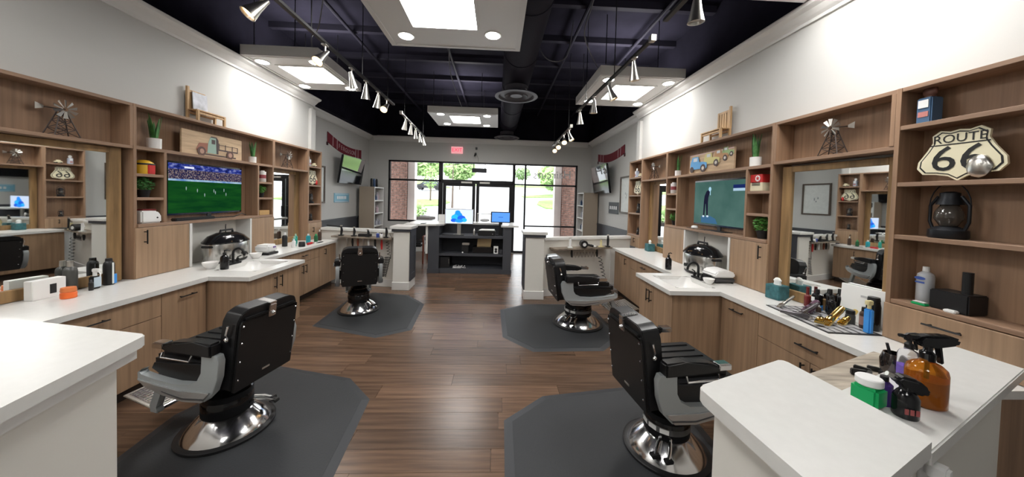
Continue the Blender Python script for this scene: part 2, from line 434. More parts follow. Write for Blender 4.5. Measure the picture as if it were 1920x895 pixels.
# brick piers just outside, courses of bricks with recessed joints
def brick_pier(name, label, x0, x1, y0, y1):
    t = thing(name, label, 'pier', ((x0 + x1) / 2, (y0 + y1) / 2, -.03))
    B(x0 + .012, x1 - .012, y0 + .012, y1 - .012, -.03, 3.6).build('mortar_core', mortar_m, t, world=True)
    mb = MB(); z = -.02; k = 0
    while z < 2.9:
        for (a, b, ax) in ((x0, x1, 'x'), (y0, y1, 'y')):
            p = a - (.1 if k % 2 else 0)
            while p < b:
                p0, p1 = max(p, a), min(p + .195, b)
                if p1 - p0 > .02:
                    if ax == 'x': mb.box(p0, p1, y0, y0 + .03, z, z + .062)
                    else:
                        mb.box(x0, x0 + .03, p0, p1, z, z + .062); mb.box(x1 - .03, x1, p0, p1, z, z + .062)
                p += .207
        z += .074; k += 1
    o = mb.build('bricks', brick_m, t, world=True); o['kind'] = 'stuff'
brick_pier('brick_pier', 'red brick pier outside the left shop window', -3.55, -2.95, 10.35, 10.95)
brick_pier('brick_pier', 'red brick pier outside the right shop window', 2.1, 2.75, 10.35, 10.95)
for x, lb in ((-2.93, 'left'), (2.08, 'right')):
    tag(B(x - (.0 if lb == 'left' else .22), x + (.22 if lb == 'left' else 0), 10.5, 10.8, -.03, 3.6).build('downspout_column', mat('pale_column', (.62, .55, .53), .7)), 'pale square column beside the %s brick pier outside' % lb, 'column')
# dark car
t = thing('car', 'dark car parked across the lot, seen through the left window', 'car', (-11.6, 54.5, gz(54.5) + .08))
carp = mat('car_dark', (.02, .022, .028), .25)
MB().prism([(-2.2, .35), (-2.15, .8), (-1.3, .95), (-.7, 1.5), (1.3, 1.55), (2.0, 1.05), (2.2, .95), (2.2, .35)], -.85, .85, 'y', bev=.06).build('body', carp, t, True)
MB().prism([(-1.0, 1.0), (-.6, 1.42), (.2, 1.44), (.2, 1.0)], -.87, .87, 'y').prism([(.3, 1.0), (.3, 1.44), (1.2, 1.46), (1.7, 1.02)], -.87, .87, 'y').build('window_band', mat('car_glass', (.10, .12, .14), .1), t)
for sx in (-1.4, 1.4):
    for sy in (-.8, .8): MB().cyl((sx, sy - .1, .33), (sx, sy + .1, .33), .33, n=18).build('wheel', blackpl, t, True)
# ------------------------------------------------------------------ wall units
ZT, ZW = 2.41, .82
class Side:
    def __init__(s, key, xf, xw, sg, name): s.key, s.xf, s.xw, s.sg, s.name = key, xf, xw, sg, name
    def X(s, d): return s.xf + s.sg * d          # depth measured from the shelf front into the wall
LS = Side('L', -3.28, XL, -1, 'left'); RS = Side('R', 2.52, XR, 1, 'right')
DEP = .178
T_ = .026
def vboard(sd, y, z0, z1, t, name='side_panel', th=T_):
    return B(sd.X(0), sd.X(DEP), y - th / 2, y + th / 2, z0, z1, .0015, seg=1).build(name, wood_v, t, world=True)
def hboard(sd, z, y0, y1, t, name='shelf', th=.026, d0=.003):
    return B(sd.X(d0), sd.X(DEP), y0, y1, z - th, z, .0015, seg=1).build(name, wood_h, t, world=True)
def bpanel(sd, y0, y1, z0, z1, t):
    return B(sd.X(DEP - .012), sd.X(DEP), y0, y1, z0, z1).build('back_panel', wood_v, t, world=True)
def bar_handle(sd, x, p, L, vertical, parent, out=-1):
    # x = face plane, p = (y, z) centre; sticks out towards the room
    s = -sd.sg * .028; y, z = p; mb = MB()
    if vertical:
        mb.cyl((x + s, y, z - L / 2), (x + s, y, z + L / 2), .0055, n=8)
        for q in (-.36, .36): mb.cyl((x, y, z + q * L), (x + s, y, z + q * L), .005, n=8)
    else:
        mb.cyl((x + s, y - L / 2, z), (x + s, y + L / 2, z), .0055, n=8)
        for q in (-.36, .36): mb.cyl((x, y + q * L, z), (x + s, y + q * L, z), .005, n=8)
    return mb.build('handle', blackmetal, parent, True, world=True)
def front(sd, x, y0, y1, z0, z1, t, name, hp=None, hl=.13, hv=True, m=door_m):
    o = B(x, x + sd.sg * .018, y0 + .002, y1 - .002, z0, z1, .0015, seg=1).build(name, m, t, world=True)
    if hp: bar_handle(sd, x, hp, hl, hv, o)
    return o
def tall_shelf(sd, y0, y1, zs, label, low, handle):
    t = thing('tall_shelf', label, 'shelf', (sd.X(.09), (y0 + y1) / 2, ZW), 0, 'open shelf columns')
    vboard(sd, y0 + T_ / 2, ZW, ZT, t); vboard(sd, y1 - T_ / 2, ZW, ZT, t)
    hboard(sd, ZT, y0 + T_, y1 - T_, t, 'top_panel')
    for z in zs: hboard(sd, z, y0 + T_, y1 - T_, t)
    bpanel(sd, y0 + T_, y1 - T_, ZW, ZT - T_, t)
    hp, hl, hv = handle
    front(sd, sd.X(-.012), y0 + .002, y1 - .002, ZW + .004, low - .03, t, 'drawer_front' if not hv else 'door', hp, hl, hv)
    return t
def mirror_bay(sd, y0, y1, label, zs=2.03):
    t = thing('mirror_bay', label, 'shelf', (sd.X(.09), (y0 + y1) / 2, zs), 0, 'cubbies above the mirrors')
    hboard(sd, ZT, y0, y1, t, 'top_panel'); hboard(sd, zs, y0, y1, t)
    bpanel(sd, y0, y1, zs, ZT - T_, t)
    vboard(sd, y0 + T_ / 2, zs, ZT - T_, t); vboard(sd, y1 - T_ / 2, zs, ZT - T_, t)
    return t
def wall_mirror(sd, y0, y1, label, z0=ZW + .003, z1=2.0):
    t = thing('wall_mirror', label, 'mirror', (sd.X(DEP), (y0 + y1) / 2, z0), 0, 'station mirrors')
    fw = .085; a, b = sd.X(DEP - .03), sd.X(DEP)
    for q in ((y0, y0 + fw, z0, z1), (y1 - fw, y1, z0, z1), (y0 + fw, y1 - fw, z0, z0 + fw), (y0 + fw, y1 - fw, z1 - fw * .6, z1)):
        B(a, b, *q, .003, seg=1).build('frame_board', knot_m, t, world=True)
    B(sd.X(DEP - .014), b, y0 + fw, y1 - fw, z0 + fw, z1 - fw * .6).build('mirror_glass', mirror_m, t, world=True)
    return t
def media_unit(sd, y0, y1, ya, yc0, yc1, yb, label):
    # ya = inner edge of the near shelf column, yc0..yc1 = niche, yb = inner edge of the far shelf column
    t = thing('media_unit', label, 'shelf', (sd.X(.09), (y0 + y1) / 2, ZW), 0, 'units around the televisions')
    vboard(sd, y0 + T_ / 2, ZW, ZT, t); vboard(sd, y1 - T_ / 2, ZW, ZT, t)
    hboard(sd, ZT, y0 + T_, y1 - T_, t, 'top_panel'); hboard(sd, 2.035, y0 + T_, y1 - T_, t, th=.03)
    vboard(sd, ya - T_ / 2, 1.32, 2.005, t); vboard(sd, yb + T_ / 2, 1.32, 2.005, t)
    hboard(sd, 1.32, y0 + T_, y1 - T_, t, 'base_shelf', th=.03, d0=-.012)
    for z in (1.785, 1.565):
        hboard(sd, z, y0 + T_, ya - T_, t); hboard(sd, z, yb + T_, y1 - T_, t)
    bpanel(sd, y0 + T_, y1 - T_, 2.035, ZT - T_, t)
    bpanel(sd, y0 + T_, ya - T_, 1.32, 2.005, t); bpanel(sd, yb + T_, y1 - T_, 1.32, 2.005, t)
    bpanel(sd, ya, yb, 1.32, 2.005, t)
    front(sd, sd.X(-.012), y0 + .002, yc0 - .03, ZW + .004, 1.286, t, 'door', (y0 + .075, 1.20), .13, True)
    front(sd, sd.X(-.012), yc1 + .03, y1 - .002, ZW + .004, 1.286, t, 'door')
    for yy in (yc0 - .015, yc1 + .015):
        B(sd.X(-.014), sd.X(DEP), yy - .014, yy + .014, ZW + .001, 1.288).build('niche_liner', trim_m, t, world=True)
    B(sd.X(DEP - .01), sd.X(DEP), yc0, yc1, ZW + .001, 1.288).build('niche_back', half_m, t, world=True)
    return t
LM = (3.03, 4.83); RM = (2.85, 4.72)
tall_shelf(LS, 1.35, 2.08, (2.17, 1.815, 1.485, 1.075), 'walnut open shelf column nearest the camera on the left wall', 1.075, ((1.7, .95), .2, False))
mirror_bay(LS, 2.08, 3.03, 'walnut cubby with a windmill, above near left mirror')
media_unit(LS, 3.03, 4.83, 3.32, 3.57, 4.37, 4.52, 'walnut wall unit holding the soccer television on the left')
mirror_bay(LS, 4.83, 5.68, 'walnut cubby with a windmill, above far left mirror')
tall_shelf(LS, 5.68, 6.10, (2.12, 1.79, 1.46, 1.15), 'narrow walnut shelf column at the far end of left wall', 1.15, ((5.80, 1.0), .09, True))
ml = wall_mirror(LS, 2.13, 3.00, 'wood framed mirror nearest the camera on the left wall')
wall_mirror(LS, 4.84, 5.67, 'wood framed mirror far along left wall, behind green bottles')
tall_shelf(RS, 1.15, 1.95, (2.17, 1.815, 1.485, 1.075), 'walnut shelf column with the blue pump and big shield sign, right', 1.075, ((1.66, .985), .16, False))
mirror_bay(RS, 1.95, 2.85, 'walnut cubby with the large windmill, above near right mirror', 2.05)
media_unit(RS, *RM, 3.17, 3.36, 4.16, 4.41, 'walnut wall unit holding the golf television on the right')
mirror_bay(RS, 4.72, 5.55, 'walnut cubby with a windmill, above far right mirror')
tall_shelf(RS, 5.55, 6.10, (2.10, 1.77, 1.44, 1.04), 'narrow walnut shelf column at the far end of right wall', 1.04, ((5.72, .95), .08, True))
mr = wall_mirror(RS, 1.99, 2.82, 'wood framed mirror reflecting the left station, near right')
wall_mirror(RS, 4.73, 5.54, 'wood framed mirror far along the right wall, by tissue box')

# the two near mirrors stand turned a little in their bays
for m_, s_ in ((ml, 1), (mr, -1)):
    m_.rotation_euler.z = -s_ * math.radians(5.0)
    m_.location.x += s_ * .045
# ------------------------------------------------------------------ base cabinets
def base_cabinet(sd, xf, y0, y1, label, layout, side_near=False, group='base cabinets'):
    t = thing('base_cabinet', label, 'cabinet', (xf + sd.sg * .2, (y0 + y1) / 2, 0), 0, group)
    xb = sd.xw - sd.sg * .03
    ztop = .66 if side_near else .778
    B(xf + sd.sg * .019, xb, y0 + .001, y1 - .001, .10, ztop).build('body', wood_v, t, world=True)
    B(xf + sd.sg * .075, xb, y0 + .001, y1 - .001, 0.001, .10).build('toe_kick', mat('toe_kick', (.03, .02, .015), .7), t, world=True)
    for (nm, a, b, z0, z1, hp, hl, hv) in layout:
        front(sd, xf, a, b, z0, z1, t, nm, hp, hl, hv)
    if side_near: B(xf, xb, y0 - .018, y0, .10, .778).build('end_panel', door_m, t, world=True)
    return t
G = .775
LX, RX = -2.79, 2.15
base_cabinet(LS, LX, 1.36, 2.06, 'oak base cabinet behind the near left half wall', [('drawer_front', 1.36, 2.06, .58, G, (1.75, .68), .16, False), ('door', 1.36, 2.06, .11, .575, None, 0, 0)])
base_cabinet(LS, LX, 2.06, 2.78, 'oak cabinet, long drawer over door, left of near chair', [('drawer_front', 2.06, 2.78, .59, G, (2.32, .70), .16, False), ('door', 2.06, 2.78, .11, .585, None, 0, 0)])
base_cabinet(LS, LX, 2.78, 3.19, 'oak pull-out cabinet with one top handle, beside left sink cabinet', [('door', 2.78, 3.19, .11, G, (2.99, .70), .15, False)])
base_cabinet(LS, -2.42, 3.215, 4.04, 'oak sink cabinet standing forward on the left, double doors', [('door', 3.215, 3.63, .11, G, (3.585, .66), .13, True), ('door', 3.63, 4.04, .11, G, (3.675, .66), .13, True)], True)
base_cabinet(LS, -2.90, 4.045, 4.5, 'plain oak cabinet just past the left sink', [('door', 4.045, 4.5, .11, G, None, 0, 0)])
base_cabinet(LS, -2.90, 4.5, 5.35, 'oak cabinet, drawer over two doors, far left', [('drawer_front', 4.5, 5.35, .61, G, (4.93, .70), .12, False), ('door', 4.5, 4.925, .11, .605, (4.885, .50), .13, True), ('door', 4.925, 5.35, .11, .605, (4.965, .50), .13, True)])
base_cabinet(LS, -2.90, 5.35, 5.88, 'oak pull-out cabinet at the far left end of the counter', [('door', 5.35, 5.88, .11, G, (5.5, .67), .10, True)])
base_cabinet(RS, RX, 1.36, 1.56, 'oak filler cabinet at near end of the right counter', [('door', 1.36, 1.56, .11, G, (1.52, .66), .13, True)])
base_cabinet(RS, RX, 1.56, 2.50, 'oak cabinet, drawer over two doors, below the clipper mat', [('drawer_front', 1.62, 2.50, .585, G, (2.07, .68), .16, False), ('door', 1.62, 2.06, .11, .58, (2.02, .50), .13, True), ('door', 2.06, 2.50, .11, .58, (2.10, .50), .13, True), ('filler_strip', 1.56, 1.62, .11, G, None, 0, 0)])
base_cabinet(RS, RX, 2.50, 2.93, 'oak pull-out cabinet with one top handle, beside right sink cabinet', [('door', 2.50, 2.93, .11, G, (2.72, .70), .15, False)])
base_cabinet(RS, 1.67, 2.955, 3.62, 'oak sink cabinet standing forward on the right, double doors', [('door', 2.955, 3.30, .11, G, (3.335, .64), .13, True), ('door', 3.30, 3.62, .11, G, (3.405, .64), .13, True)], True)
base_cabinet(RS, 2.10, 3.625, 4.06, 'plain oak cabinet just past the right sink', [('door', 3.625, 4.06, .11, G, (3.98, .5), .13, True)])
base_cabinet(RS, 2.10, 4.06, 4.9, 'oak cabinet, drawer over door, far right', [('drawer_front', 4.06, 4.9, .61, G, (4.45, .70), .12, False), ('door', 4.06, 4.9, .11, .605, None, 0, 0)])
base_cabinet(RS, 2.10, 4.9, 5.58, 'oak pull-out cabinet at the far right end of the counter', [('door', 4.9, 5.58, .11, G, (5.08, .67), .10, True)])

# ------------------------------------------------------------------ worktops, sinks
def worktop(name, label, pieces, group='white counters'):
    t = thing(name, label, 'counter', (pieces[0][0], pieces[0][2], .78), 0, group)
    mb = MB()
    for p in pieces: mb.box(p[0], p[1], p[2], p[3], .78, .82)
    bmesh.ops.remove_doubles(mb.bm, verts=mb.bm.verts, dist=.0005)
    return mb.build('slab', quartz, t, world=True)
def hole_pieces(x0, x1, y0, y1, hx0, hx1, hy0, hy1):
    return [(x0, x1, y0, hy0), (x0, x1, hy1, y1), (x0, hx0, hy0, hy1), (hx1, x1, hy0, hy1)]
worktop('worktop', 'long white counter with sink bump-out along the left wall', [(XL, -2.755, 1.355, 3.17)] + hole_pieces(XL, -2.375, 3.17, 4.06, -2.92, -2.50, 3.42, 3.95) + [(XL, -2.865, 4.06, 5.90)])
worktop('worktop', 'long white counter with sink bump-out along the right wall', [(2.12, XR, 1.355, 2.91)] + hole_pieces(1.63, XR, 2.91, 3.65, 1.76, 2.16, 3.03, 3.52) + [(2.06, XR, 3.65, 5.60)])
def sink(label, x0, x1, y0, y1):
    t = thing('sink_basin', label, 'sink', ((x0 + x1) / 2, (y0 + y1) / 2, .70), 0, 'sinks')
    mb = MB(); nseg = 28; rings = []
    cx, cy = (x0 + x1) / 2, (y0 + y1) / 2
    for fr, z in ((1.0, .818), (.97, .78), (.85, .71), (.3, .69)):
        ring = []
        for i in range(nseg):
            a = 2 * PI * i / nseg; c, s_ = math.cos(a), math.sin(a)
            p = 5 if fr > .9 else 3
            k = (abs(c) ** p + abs(s_) ** p) ** (-1 / p)
            ring.append(mb.bm.verts.new((cx + (x1 - x0) / 2 * fr * k * c, cy + (y1 - y0) / 2 * fr * k * s_, z)))
        rings.append(ring)
    for a, b in zip(rings, rings[1:]):
        for i in range(nseg): mb.bm.faces.new((a[i], a[(i + 1) % nseg], b[(i + 1) % nseg], b[i]))
    mb.bm.faces.new(rings[-1])
    mb.build('bowl', white_g, t, True, world=True)
    MB().cyl((cx, cy, .692), (cx, cy, .697), .025).build('drain', chrome, t, world=True)
sink('white undermount sink in the left counter bump-out', -2.93, -2.49, 3.41, 3.96)
sink('white undermount sink in the right counter bump-out', 1.75, 2.17, 3.02, 3.53)

# ------------------------------------------------------------------ partitions
def half_wall(name, label, p0, p1, h, loc):
    # thin wall from p0 to p1 with a white cap
    t = thing(name, label, 'half wall', (*loc, 0), 0, 'half walls between the stations')
    d = Vector((p1[0] - p0[0], p1[1] - p0[1])); n = Vector((-d.y, d.x)).normalized() * .12
    if n.y < 0: n = -n
    q = lambda e, k0, k1: [(p0[0] - n.x * k0, p0[1] - n.y * k0), (p1[0] - n.x * k0, p1[1] - n.y * k0), (p1[0] + n.x * k1, p1[1] + n.y * k1), (p0[0] + n.x * k1, p0[1] + n.y * k1)]
    MB().prism(q(0, 0, 1), 0.001, h - .05, 'z').build('wall_panel', half_m, t, world=True)
    MB().prism(q(0, .22, 1.22), h - .05, h, 'z', bev=.006).build('cap', quartz, t, world=True)
    MB().prism(q(0, .12, 0), .001, .13, 'z').build('skirting', trim_m, t, world=True)
    return t
HWL = half_wall('half_wall', 'cream half wall behind the far left chair, clipper shelf on it', (-3.26, 6.07), (-1.80, 5.78), 1.02, (-2.5, 5.92))
HWR = half_wall('half_wall', 'cream half wall behind the far right chair, clipper shelf on it', (.79, 5.36), (2.50, 5.90), 1.0, (1.6, 5.6))
def pier(label, x0, x1, y0, y1, inner):
    t = thing('half_wall_pier', label, 'half wall', ((x0 + x1) / 2, (y0 + y1) / 2, 0), 0, 'end piers of the half walls')
    B(x0, x1, y0, y1, .001, 1.02).build('pier_body', half_m, t, world=True)
    B(x0 - .015, x1 + .015, y0 - .015, y1, .001, .14, .004, seg=1).build('skirting', trim_m, t, world=True)
    B(x0 - .025, x1 + .025, y0 - .025, y1, 1.02, 1.065).build('neck_moulding', char_m, t, world=True)
    B(x0 - .05, x1 + .05, y0 - .05, y1, 1.065, 1.115, .006).build('cap', quartz, t, world=True)
    xx = (x1, x1 + .014) if inner > 0 else (x0 - .014, x0)
    B(*xx, y0 + .03, y1, .15, 1.03).build('side_panel', char_m, t, world=True)
    xx = (x1 + .014, x1 + .022) if inner > 0 else (x0 - .022, x0 - .014)
    for a, b, z0, z1 in ((y0 + .03, y0 + .10, .15, 1.02), (y1 - .07, y1, .15, 1.02), (y0 + .1, y1 - .07, .93, 1.02), (y0 + .1, y1 - .07, .15, .27)):
        B(*xx, a, b, z0, z1).build('panel_rail', char_m, t, world=True)
pier('cream end pier with charcoal side, left of the aisle', -1.79, -1.52, 5.60, 5.98, 1)
pier('cream end pier with charcoal side, right of the aisle', .47, .77, 5.18, 5.56, -1)
# near partitions
def poly_in(poly, k):
    cx = sum(p[0] for p in poly) / len(poly); cy = sum(p[1] for p in poly) / len(poly); out = []
    n = len(poly)
    for i in range(n):
        p, q, r = Vector(poly[i - 1]), Vector(poly[i]), Vector(poly[(i + 1) % n])
        a = (q - p).normalized(); b = (r - q).normalized()
        na, nb = Vector((-a.y, a.x)), Vector((-b.y, b.x))
        m = (na + nb); m = m / max(.2, m.dot(na)); out.append((q.x + m.x * k, q.y + m.y * k))
    return out
def round_poly(poly, r, n=5):
    out = []
    for i in range(len(poly)):
        p, q, t = Vector(poly[i - 1]), Vector(poly[i]), Vector(poly[(i + 1) % len(poly)])
        a, b = (p - q).normalized() * r, (t - q).normalized() * r
        for k in range(n + 1):
            f = k / n; out.append(tuple(q + a * (1 - f) ** 2 + b * f ** 2))
    return out
def near_partition(label, poly, h, cap=.042, bv=.012, lip=.05, neck=True):
    cx = sum(p[0] for p in poly) / 4; cy = sum(p[1] for p in poly) / 4
    t = thing('near_partition', label, 'half wall', (cx, cy, 0), 0, 'half walls nearest the camera')
    MB().prism(round_poly(poly, .025), h - cap, h, 'z', bev=bv * .5).build('cap', quartz, t, world=True)
    if neck: MB().prism(poly_in(poly, lip * .45), h - cap - .045, h - cap, 'z').build('neck_moulding', trim_m, t, world=True)
    MB().prism(poly_in(poly, lip * 1.3), .001, h - cap - (.045 if neck else 0), 'z').build('wall_panel', half_m, t, world=True)
    return t
# counter-clockwise corner lists
near_partition('white capped half wall corner at the lower left, beside near left chair', [(-1.38, 1.32), (-2.72, 1.60), (-2.55, .35), (-1.13, .25)], 1.07)
near_partition('raised white capped half wall end at the lower right, near chair', [(.646, .971), (.672, .56), (1.118, .745), (1.088, 1.15)], 1.07, lip=.03, neck=False)
t = thing('lower_counter', 'white lower counter holding spray bottles at lower right', 'counter', (1.6, 1.0, 0))
MB().prism([(1.122, .752), (2.10, 1.157), (2.10, 1.38), (1.56, 1.165), (1.10, .99)], .99, 1.03, 'z', bev=.004).build('slab', quartz, t, world=True)
MB().prism([(1.13, .80), (2.08, 1.20), (2.08, 1.32), (1.56, 1.10), (1.13, .93)], .001, .99, 'z').build('wall_panel', half_m, t, world=True)
t = thing('power_outlet', 'white outlet plate with plugged adapters on lower right wall face', 'outlet', (1.245, .845, .93))
u = Vector((.924, .383, 0)); nrm = Vector((.383, -.924, 0))
def oq(c, w, h_, d0, d1, name, m, r=0):
    c = Vector(c); M = Matrix((( u.x, nrm.x, 0, c.x), (u.y, nrm.y, 0, c.y), (0, 0, 1, c.z), (0, 0, 0, 1)))
    return MB().box(-w / 2, w / 2, d0, d1, -h_ / 2, h_ / 2, r, M=M).build(name, m, t, world=True)
oc = Vector((1.13, .80, .905)) + u * .10
oq(oc, .075, .115, 0, .006, 'cover_plate', white_pl, .002)
oq(oc + Vector((0, 0, .022)), .035, .04, .006, .05, 'adapter', white_pl, .006)
oq(oc + Vector((0, 0, -.03)), .03, .028, .006, .045, 'plug', blackpl, .008)
# ------------------------------------------------------------------ reception desk
t = thing('reception_desk', 'charcoal reception desk with open shelves and white end caps', 'desk', (-.58, 7.1, 0))
for x0, x1 in ((-1.47, -1.24), (.13, .31)):
    B(x0, x1, 6.88, 7.55, .001, 1.02).build('end_panel', char_m, t, world=True)
    B(x0 - .012, x1 + .012, 6.868, 7.55, .001, .10).build('skirting', char_m, t, world=True)
B(-1.24, .13, 7.40, 7.43, .10, 1.02).build('back_panel', char_d, t, world=True)
B(-1.24, .13, 6.90, 7.40, .76, .815, .003, seg=1).build('desk_surface', char_m, t, world=True)
B(-1.24, .13, 6.92, 7.40, .37, .425, .003, seg=1).build('shelf', char_m, t, world=True)
B(-1.24, .13, 6.92, 7.40, .06, .10).build('shelf', char_m, t, world=True)
B(-1.24, .13, 6.90, 6.92, .001, .10).build('kick_board', char_m, t, world=True)
MB().prism([(-1.95, 6.75), (-1.62, 6.75), (-1.30, 6.84), (-1.16, 7.0), (-1.16, 7.38), (.08, 7.38), (.08, 6.84), (.46, 6.84), (.46, 7.75), (-1.95, 7.75)][::1], 1.021, 1.06, 'z', bev=.004).build('white_top', quartz, t, world=True)
B(-1.52, -1.475, 6.86, 7.3, .42, 1.02).build('white_side_board', trim_m, t, world=True)
B(-1.945, -1.91, 6.78, 7.25, .001, 1.02).build('wing_panel', char_m, t, world=True)
tag(B(-1.62, -1.53, 6.80, 6.98, 1.061, 1.072, .002).build('card_tray', blackpl), 'flat black tray on the left end of reception desk top', 'tray')
tag(B(-1.34, -1.165, 7.30, 7.36, 1.061, 1.24, .008).build('paper_stand', white_pl), 'white card stand on the desk, left of the monitor', 'stand')
# left monitor
t = thing('monitor', 'silver edged monitor with a blue swirl wallpaper on the reception desk', 'monitor', (-.84, 7.05, .816))
B(-1.15, -.53, 7.03, 7.06, 1.05, 1.385, .006).build('housing', nickel, t, world=True)
s = B(-1.137, -.543, 7.026, 7.031, 1.068, 1.373).build('screen', emis('screen_pale', (.62, .70, .90), .95), t, world=True)
sw = []
for k, (cx, cy, rx, ry) in enumerate(((-.02, .03, .09, .07), (-.09, -.02, .08, .07), (.05, -.03, .09, .06), (-.03, .09, .06, .05), (.11, -.07, .06, .045), (-.11, -.08, .07, .04), (.0, -.09, .09, .04))): sw.append(disc(cx, cy, rx, ry))
for k, p in enumerate(sw):
    decal('wallpaper_swirl', [p], emis('swirl_%d' % (k % 3), ((.02, .28, .95), (.03, .45, 1.0), (.02, .12, .75))[k % 3], .9), s, (-.84, 7.026, 1.215), 'B', True, .001 + .001 * k)
MB().box(-.88, -.80, 7.05, 7.08, .83, 1.12).box(-.96, -.72, 6.98, 7.14, .816, .828).build('stand', nickel, t, world=True)
t = thing('monitor', 'small black framed payment screen glowing blue on the desk', 'monitor', (.08, 7.05, .816))
B(-.15, .29, 7.04, 7.07, 1.10, 1.345, .006).build('housing', blackpl, t, world=True)
s = B(-.125, .265, 7.035, 7.041, 1.122, 1.325).build('screen', emis('screen_blue', (.10, .30, .85), .9), t, world=True)
decal('screen_line', [rect(-.05, .05, -.006, .006)], emis('screen_dark', (.03, .10, .4), 1), s, (.07, 7.035, 1.225), 'B', True)
MB().box(.03, .11, 7.06, 7.10, .83, 1.16).box(-.03, .17, 6.98, 7.16, .816, .832).build('stand', blackpl, t, world=True)
tag(B(-1.18, -.72, 6.91, 6.97, .816, .83, .003).build('keyboard', blackpl), 'black keyboard on the desk below the swirl monitor', 'keyboard')
t = thing('receipt_printer', 'black machine with white papers on it, under the payment screen', 'printer', (-.1, 7.0, .816))
B(-.42, -.04, 6.93, 7.2, .816, .93, .012).build('body', blackpl, t, world=True)
for k in range(3): B(-.39 + .02 * k, -.06, 6.935, 7.17, .931 + .006 * k, .936 + .006 * k).build('paper_sheet', paper, t, world=True)
MB().ball((-.10, 6.93, .86), .008).build('button', white_pl, t, world=True)
tag(MB().lathe([(.022, 0), (.024, .01), (.024, .12), (.014, .135), (.014, .16), (0, .16)], (-.50, 6.95, .816)).build('drink_can', steel, smooth=True), 'slim silver can standing on the reception desk', 'can')
t = thing('wire_rack', 'thin wire paper rack between the two desk screens', 'rack', (-.32, 7.30, 1.061))
MB().tube([(-.47, 7.42, 1.062), (-.47, 7.42, 1.27), (-.14, 7.42, 1.27), (-.14, 7.42, 1.062)], .006, 6).tube([(-.47, 7.55, 1.062), (-.47, 7.55, 1.27), (-.14, 7.55, 1.27), (-.14, 7.55, 1.062)], .006, 6).tube([(-.47, 7.42, 1.27), (-.47, 7.55, 1.27)], .006, 6).tube([(-.14, 7.42, 1.27), (-.14, 7.55, 1.27)], .006, 6).build('wire_frame', nickel, t, True, world=True)
MB().ball((-.3, 7.48, 1.12), .09, (1.3, .5, .45)).build('paper_roll', mat('grey_cloth', (.45, .45, .46), .8), t, True, world=True)
# shelf contents
tag(B(-.53, -.10, 7.0, 7.3, .426, .56, .01).build('printer', gloss_blk), 'low black printer on the middle desk shelf', 'printer')
tag(MB().prism([(-.44, .561), (-.14, .561), (-.12, .73), (-.30, .75), (-.43, .72)], 7.1, 7.25, 'y').build('paper_bag', mat('kraft_paper', (.45, .33, .18), .8)), 'brown paper bag sitting on the low black printer', 'bag')
t = thing('coffee_maker', 'small dark machine with grey top on middle desk shelf', 'machine', (-.69, 7.08, .426))
B(-.77, -.62, 7.02, 7.2, .426, .60, .01).build('body', blackpl, t, world=True); B(-.76, -.60, 6.99, 7.1, .60, .65, .01).build('head', nickel, t, world=True)
tag(MB().ball((-.74, 6.96, .444), .018).build('white_ball', white_pl, smooth=True), 'tiny white ball on the middle desk shelf', 'ball')
t = thing('label_box', 'white printed box on middle desk shelf, right of the printer', 'box', (-.02, 7.0, .426))
B(-.07, .03, 6.97, 7.05, .426, .585, .004).build('carton', paper, t, world=True)
decal('printed_mark', [disc(0, .02, .028), disc(.0, -.03, .028)], ink, t, (-.02, 6.97, .505), 'B', True)
tag(B(.05, .12, 6.98, 7.08, .426, .52, .006).build('card_reader', char_m), 'grey gadget at right end of the middle desk shelf', 'gadget')
t = thing('computer_tower', 'black computer tower on the bottom desk shelf', 'computer', (-1.13, 7.1, .101))
B(-1.22, -1.02, 6.95, 7.35, .101, .34, .006).build('case', blackpl, t, world=True); B(-1.035, -1.028, 6.945, 6.95, .2, .3).build('trim_strip', nickel, t, world=True)
t = thing('cable_bundle', 'crumpled white cables and papers on bottom desk shelf', 'cables', (-.82, 7.02, .101))
rnd = random.Random(5)
for k in range(4):
    MB().tube([(-.9 + .06 * k + rnd.uniform(-.05, .05), 6.98 + rnd.uniform(-.04, .08), .105 + abs(rnd.gauss(0, .02))) for _ in range(6)], .006, 6).build('cable', white_pl, t, True, world=True)
MB().prism([(-.95, 6.96), (-.78, 6.95), (-.76, 7.08), (-.93, 7.10)], .101, .106, 'z').build('paper_sheet', paper, t, world=True)
# waiting chair behind the left pier
t = thing('waiting_chair', 'dark cushioned chair with reddish wooden arms behind the left pier', 'chair', (-2.07, 8.1, 0))
B(-.25, .25, -.27, .28, .40, .50, .03).build('seat', leather, t, True)
B(-.25, .25, .23, .33, .50, .98, .03).build('backrest', leather, t, True)
for x in (-.28, .28):
    B(x - .025, x + .025, -.29, .28, .64, .675, .008).build('armrest', red_wood, t)
    for y in (-.25, .25): B(x - .02, x + .02, y - .02, y + .02, .001, .64).build('leg', red_wood, t)

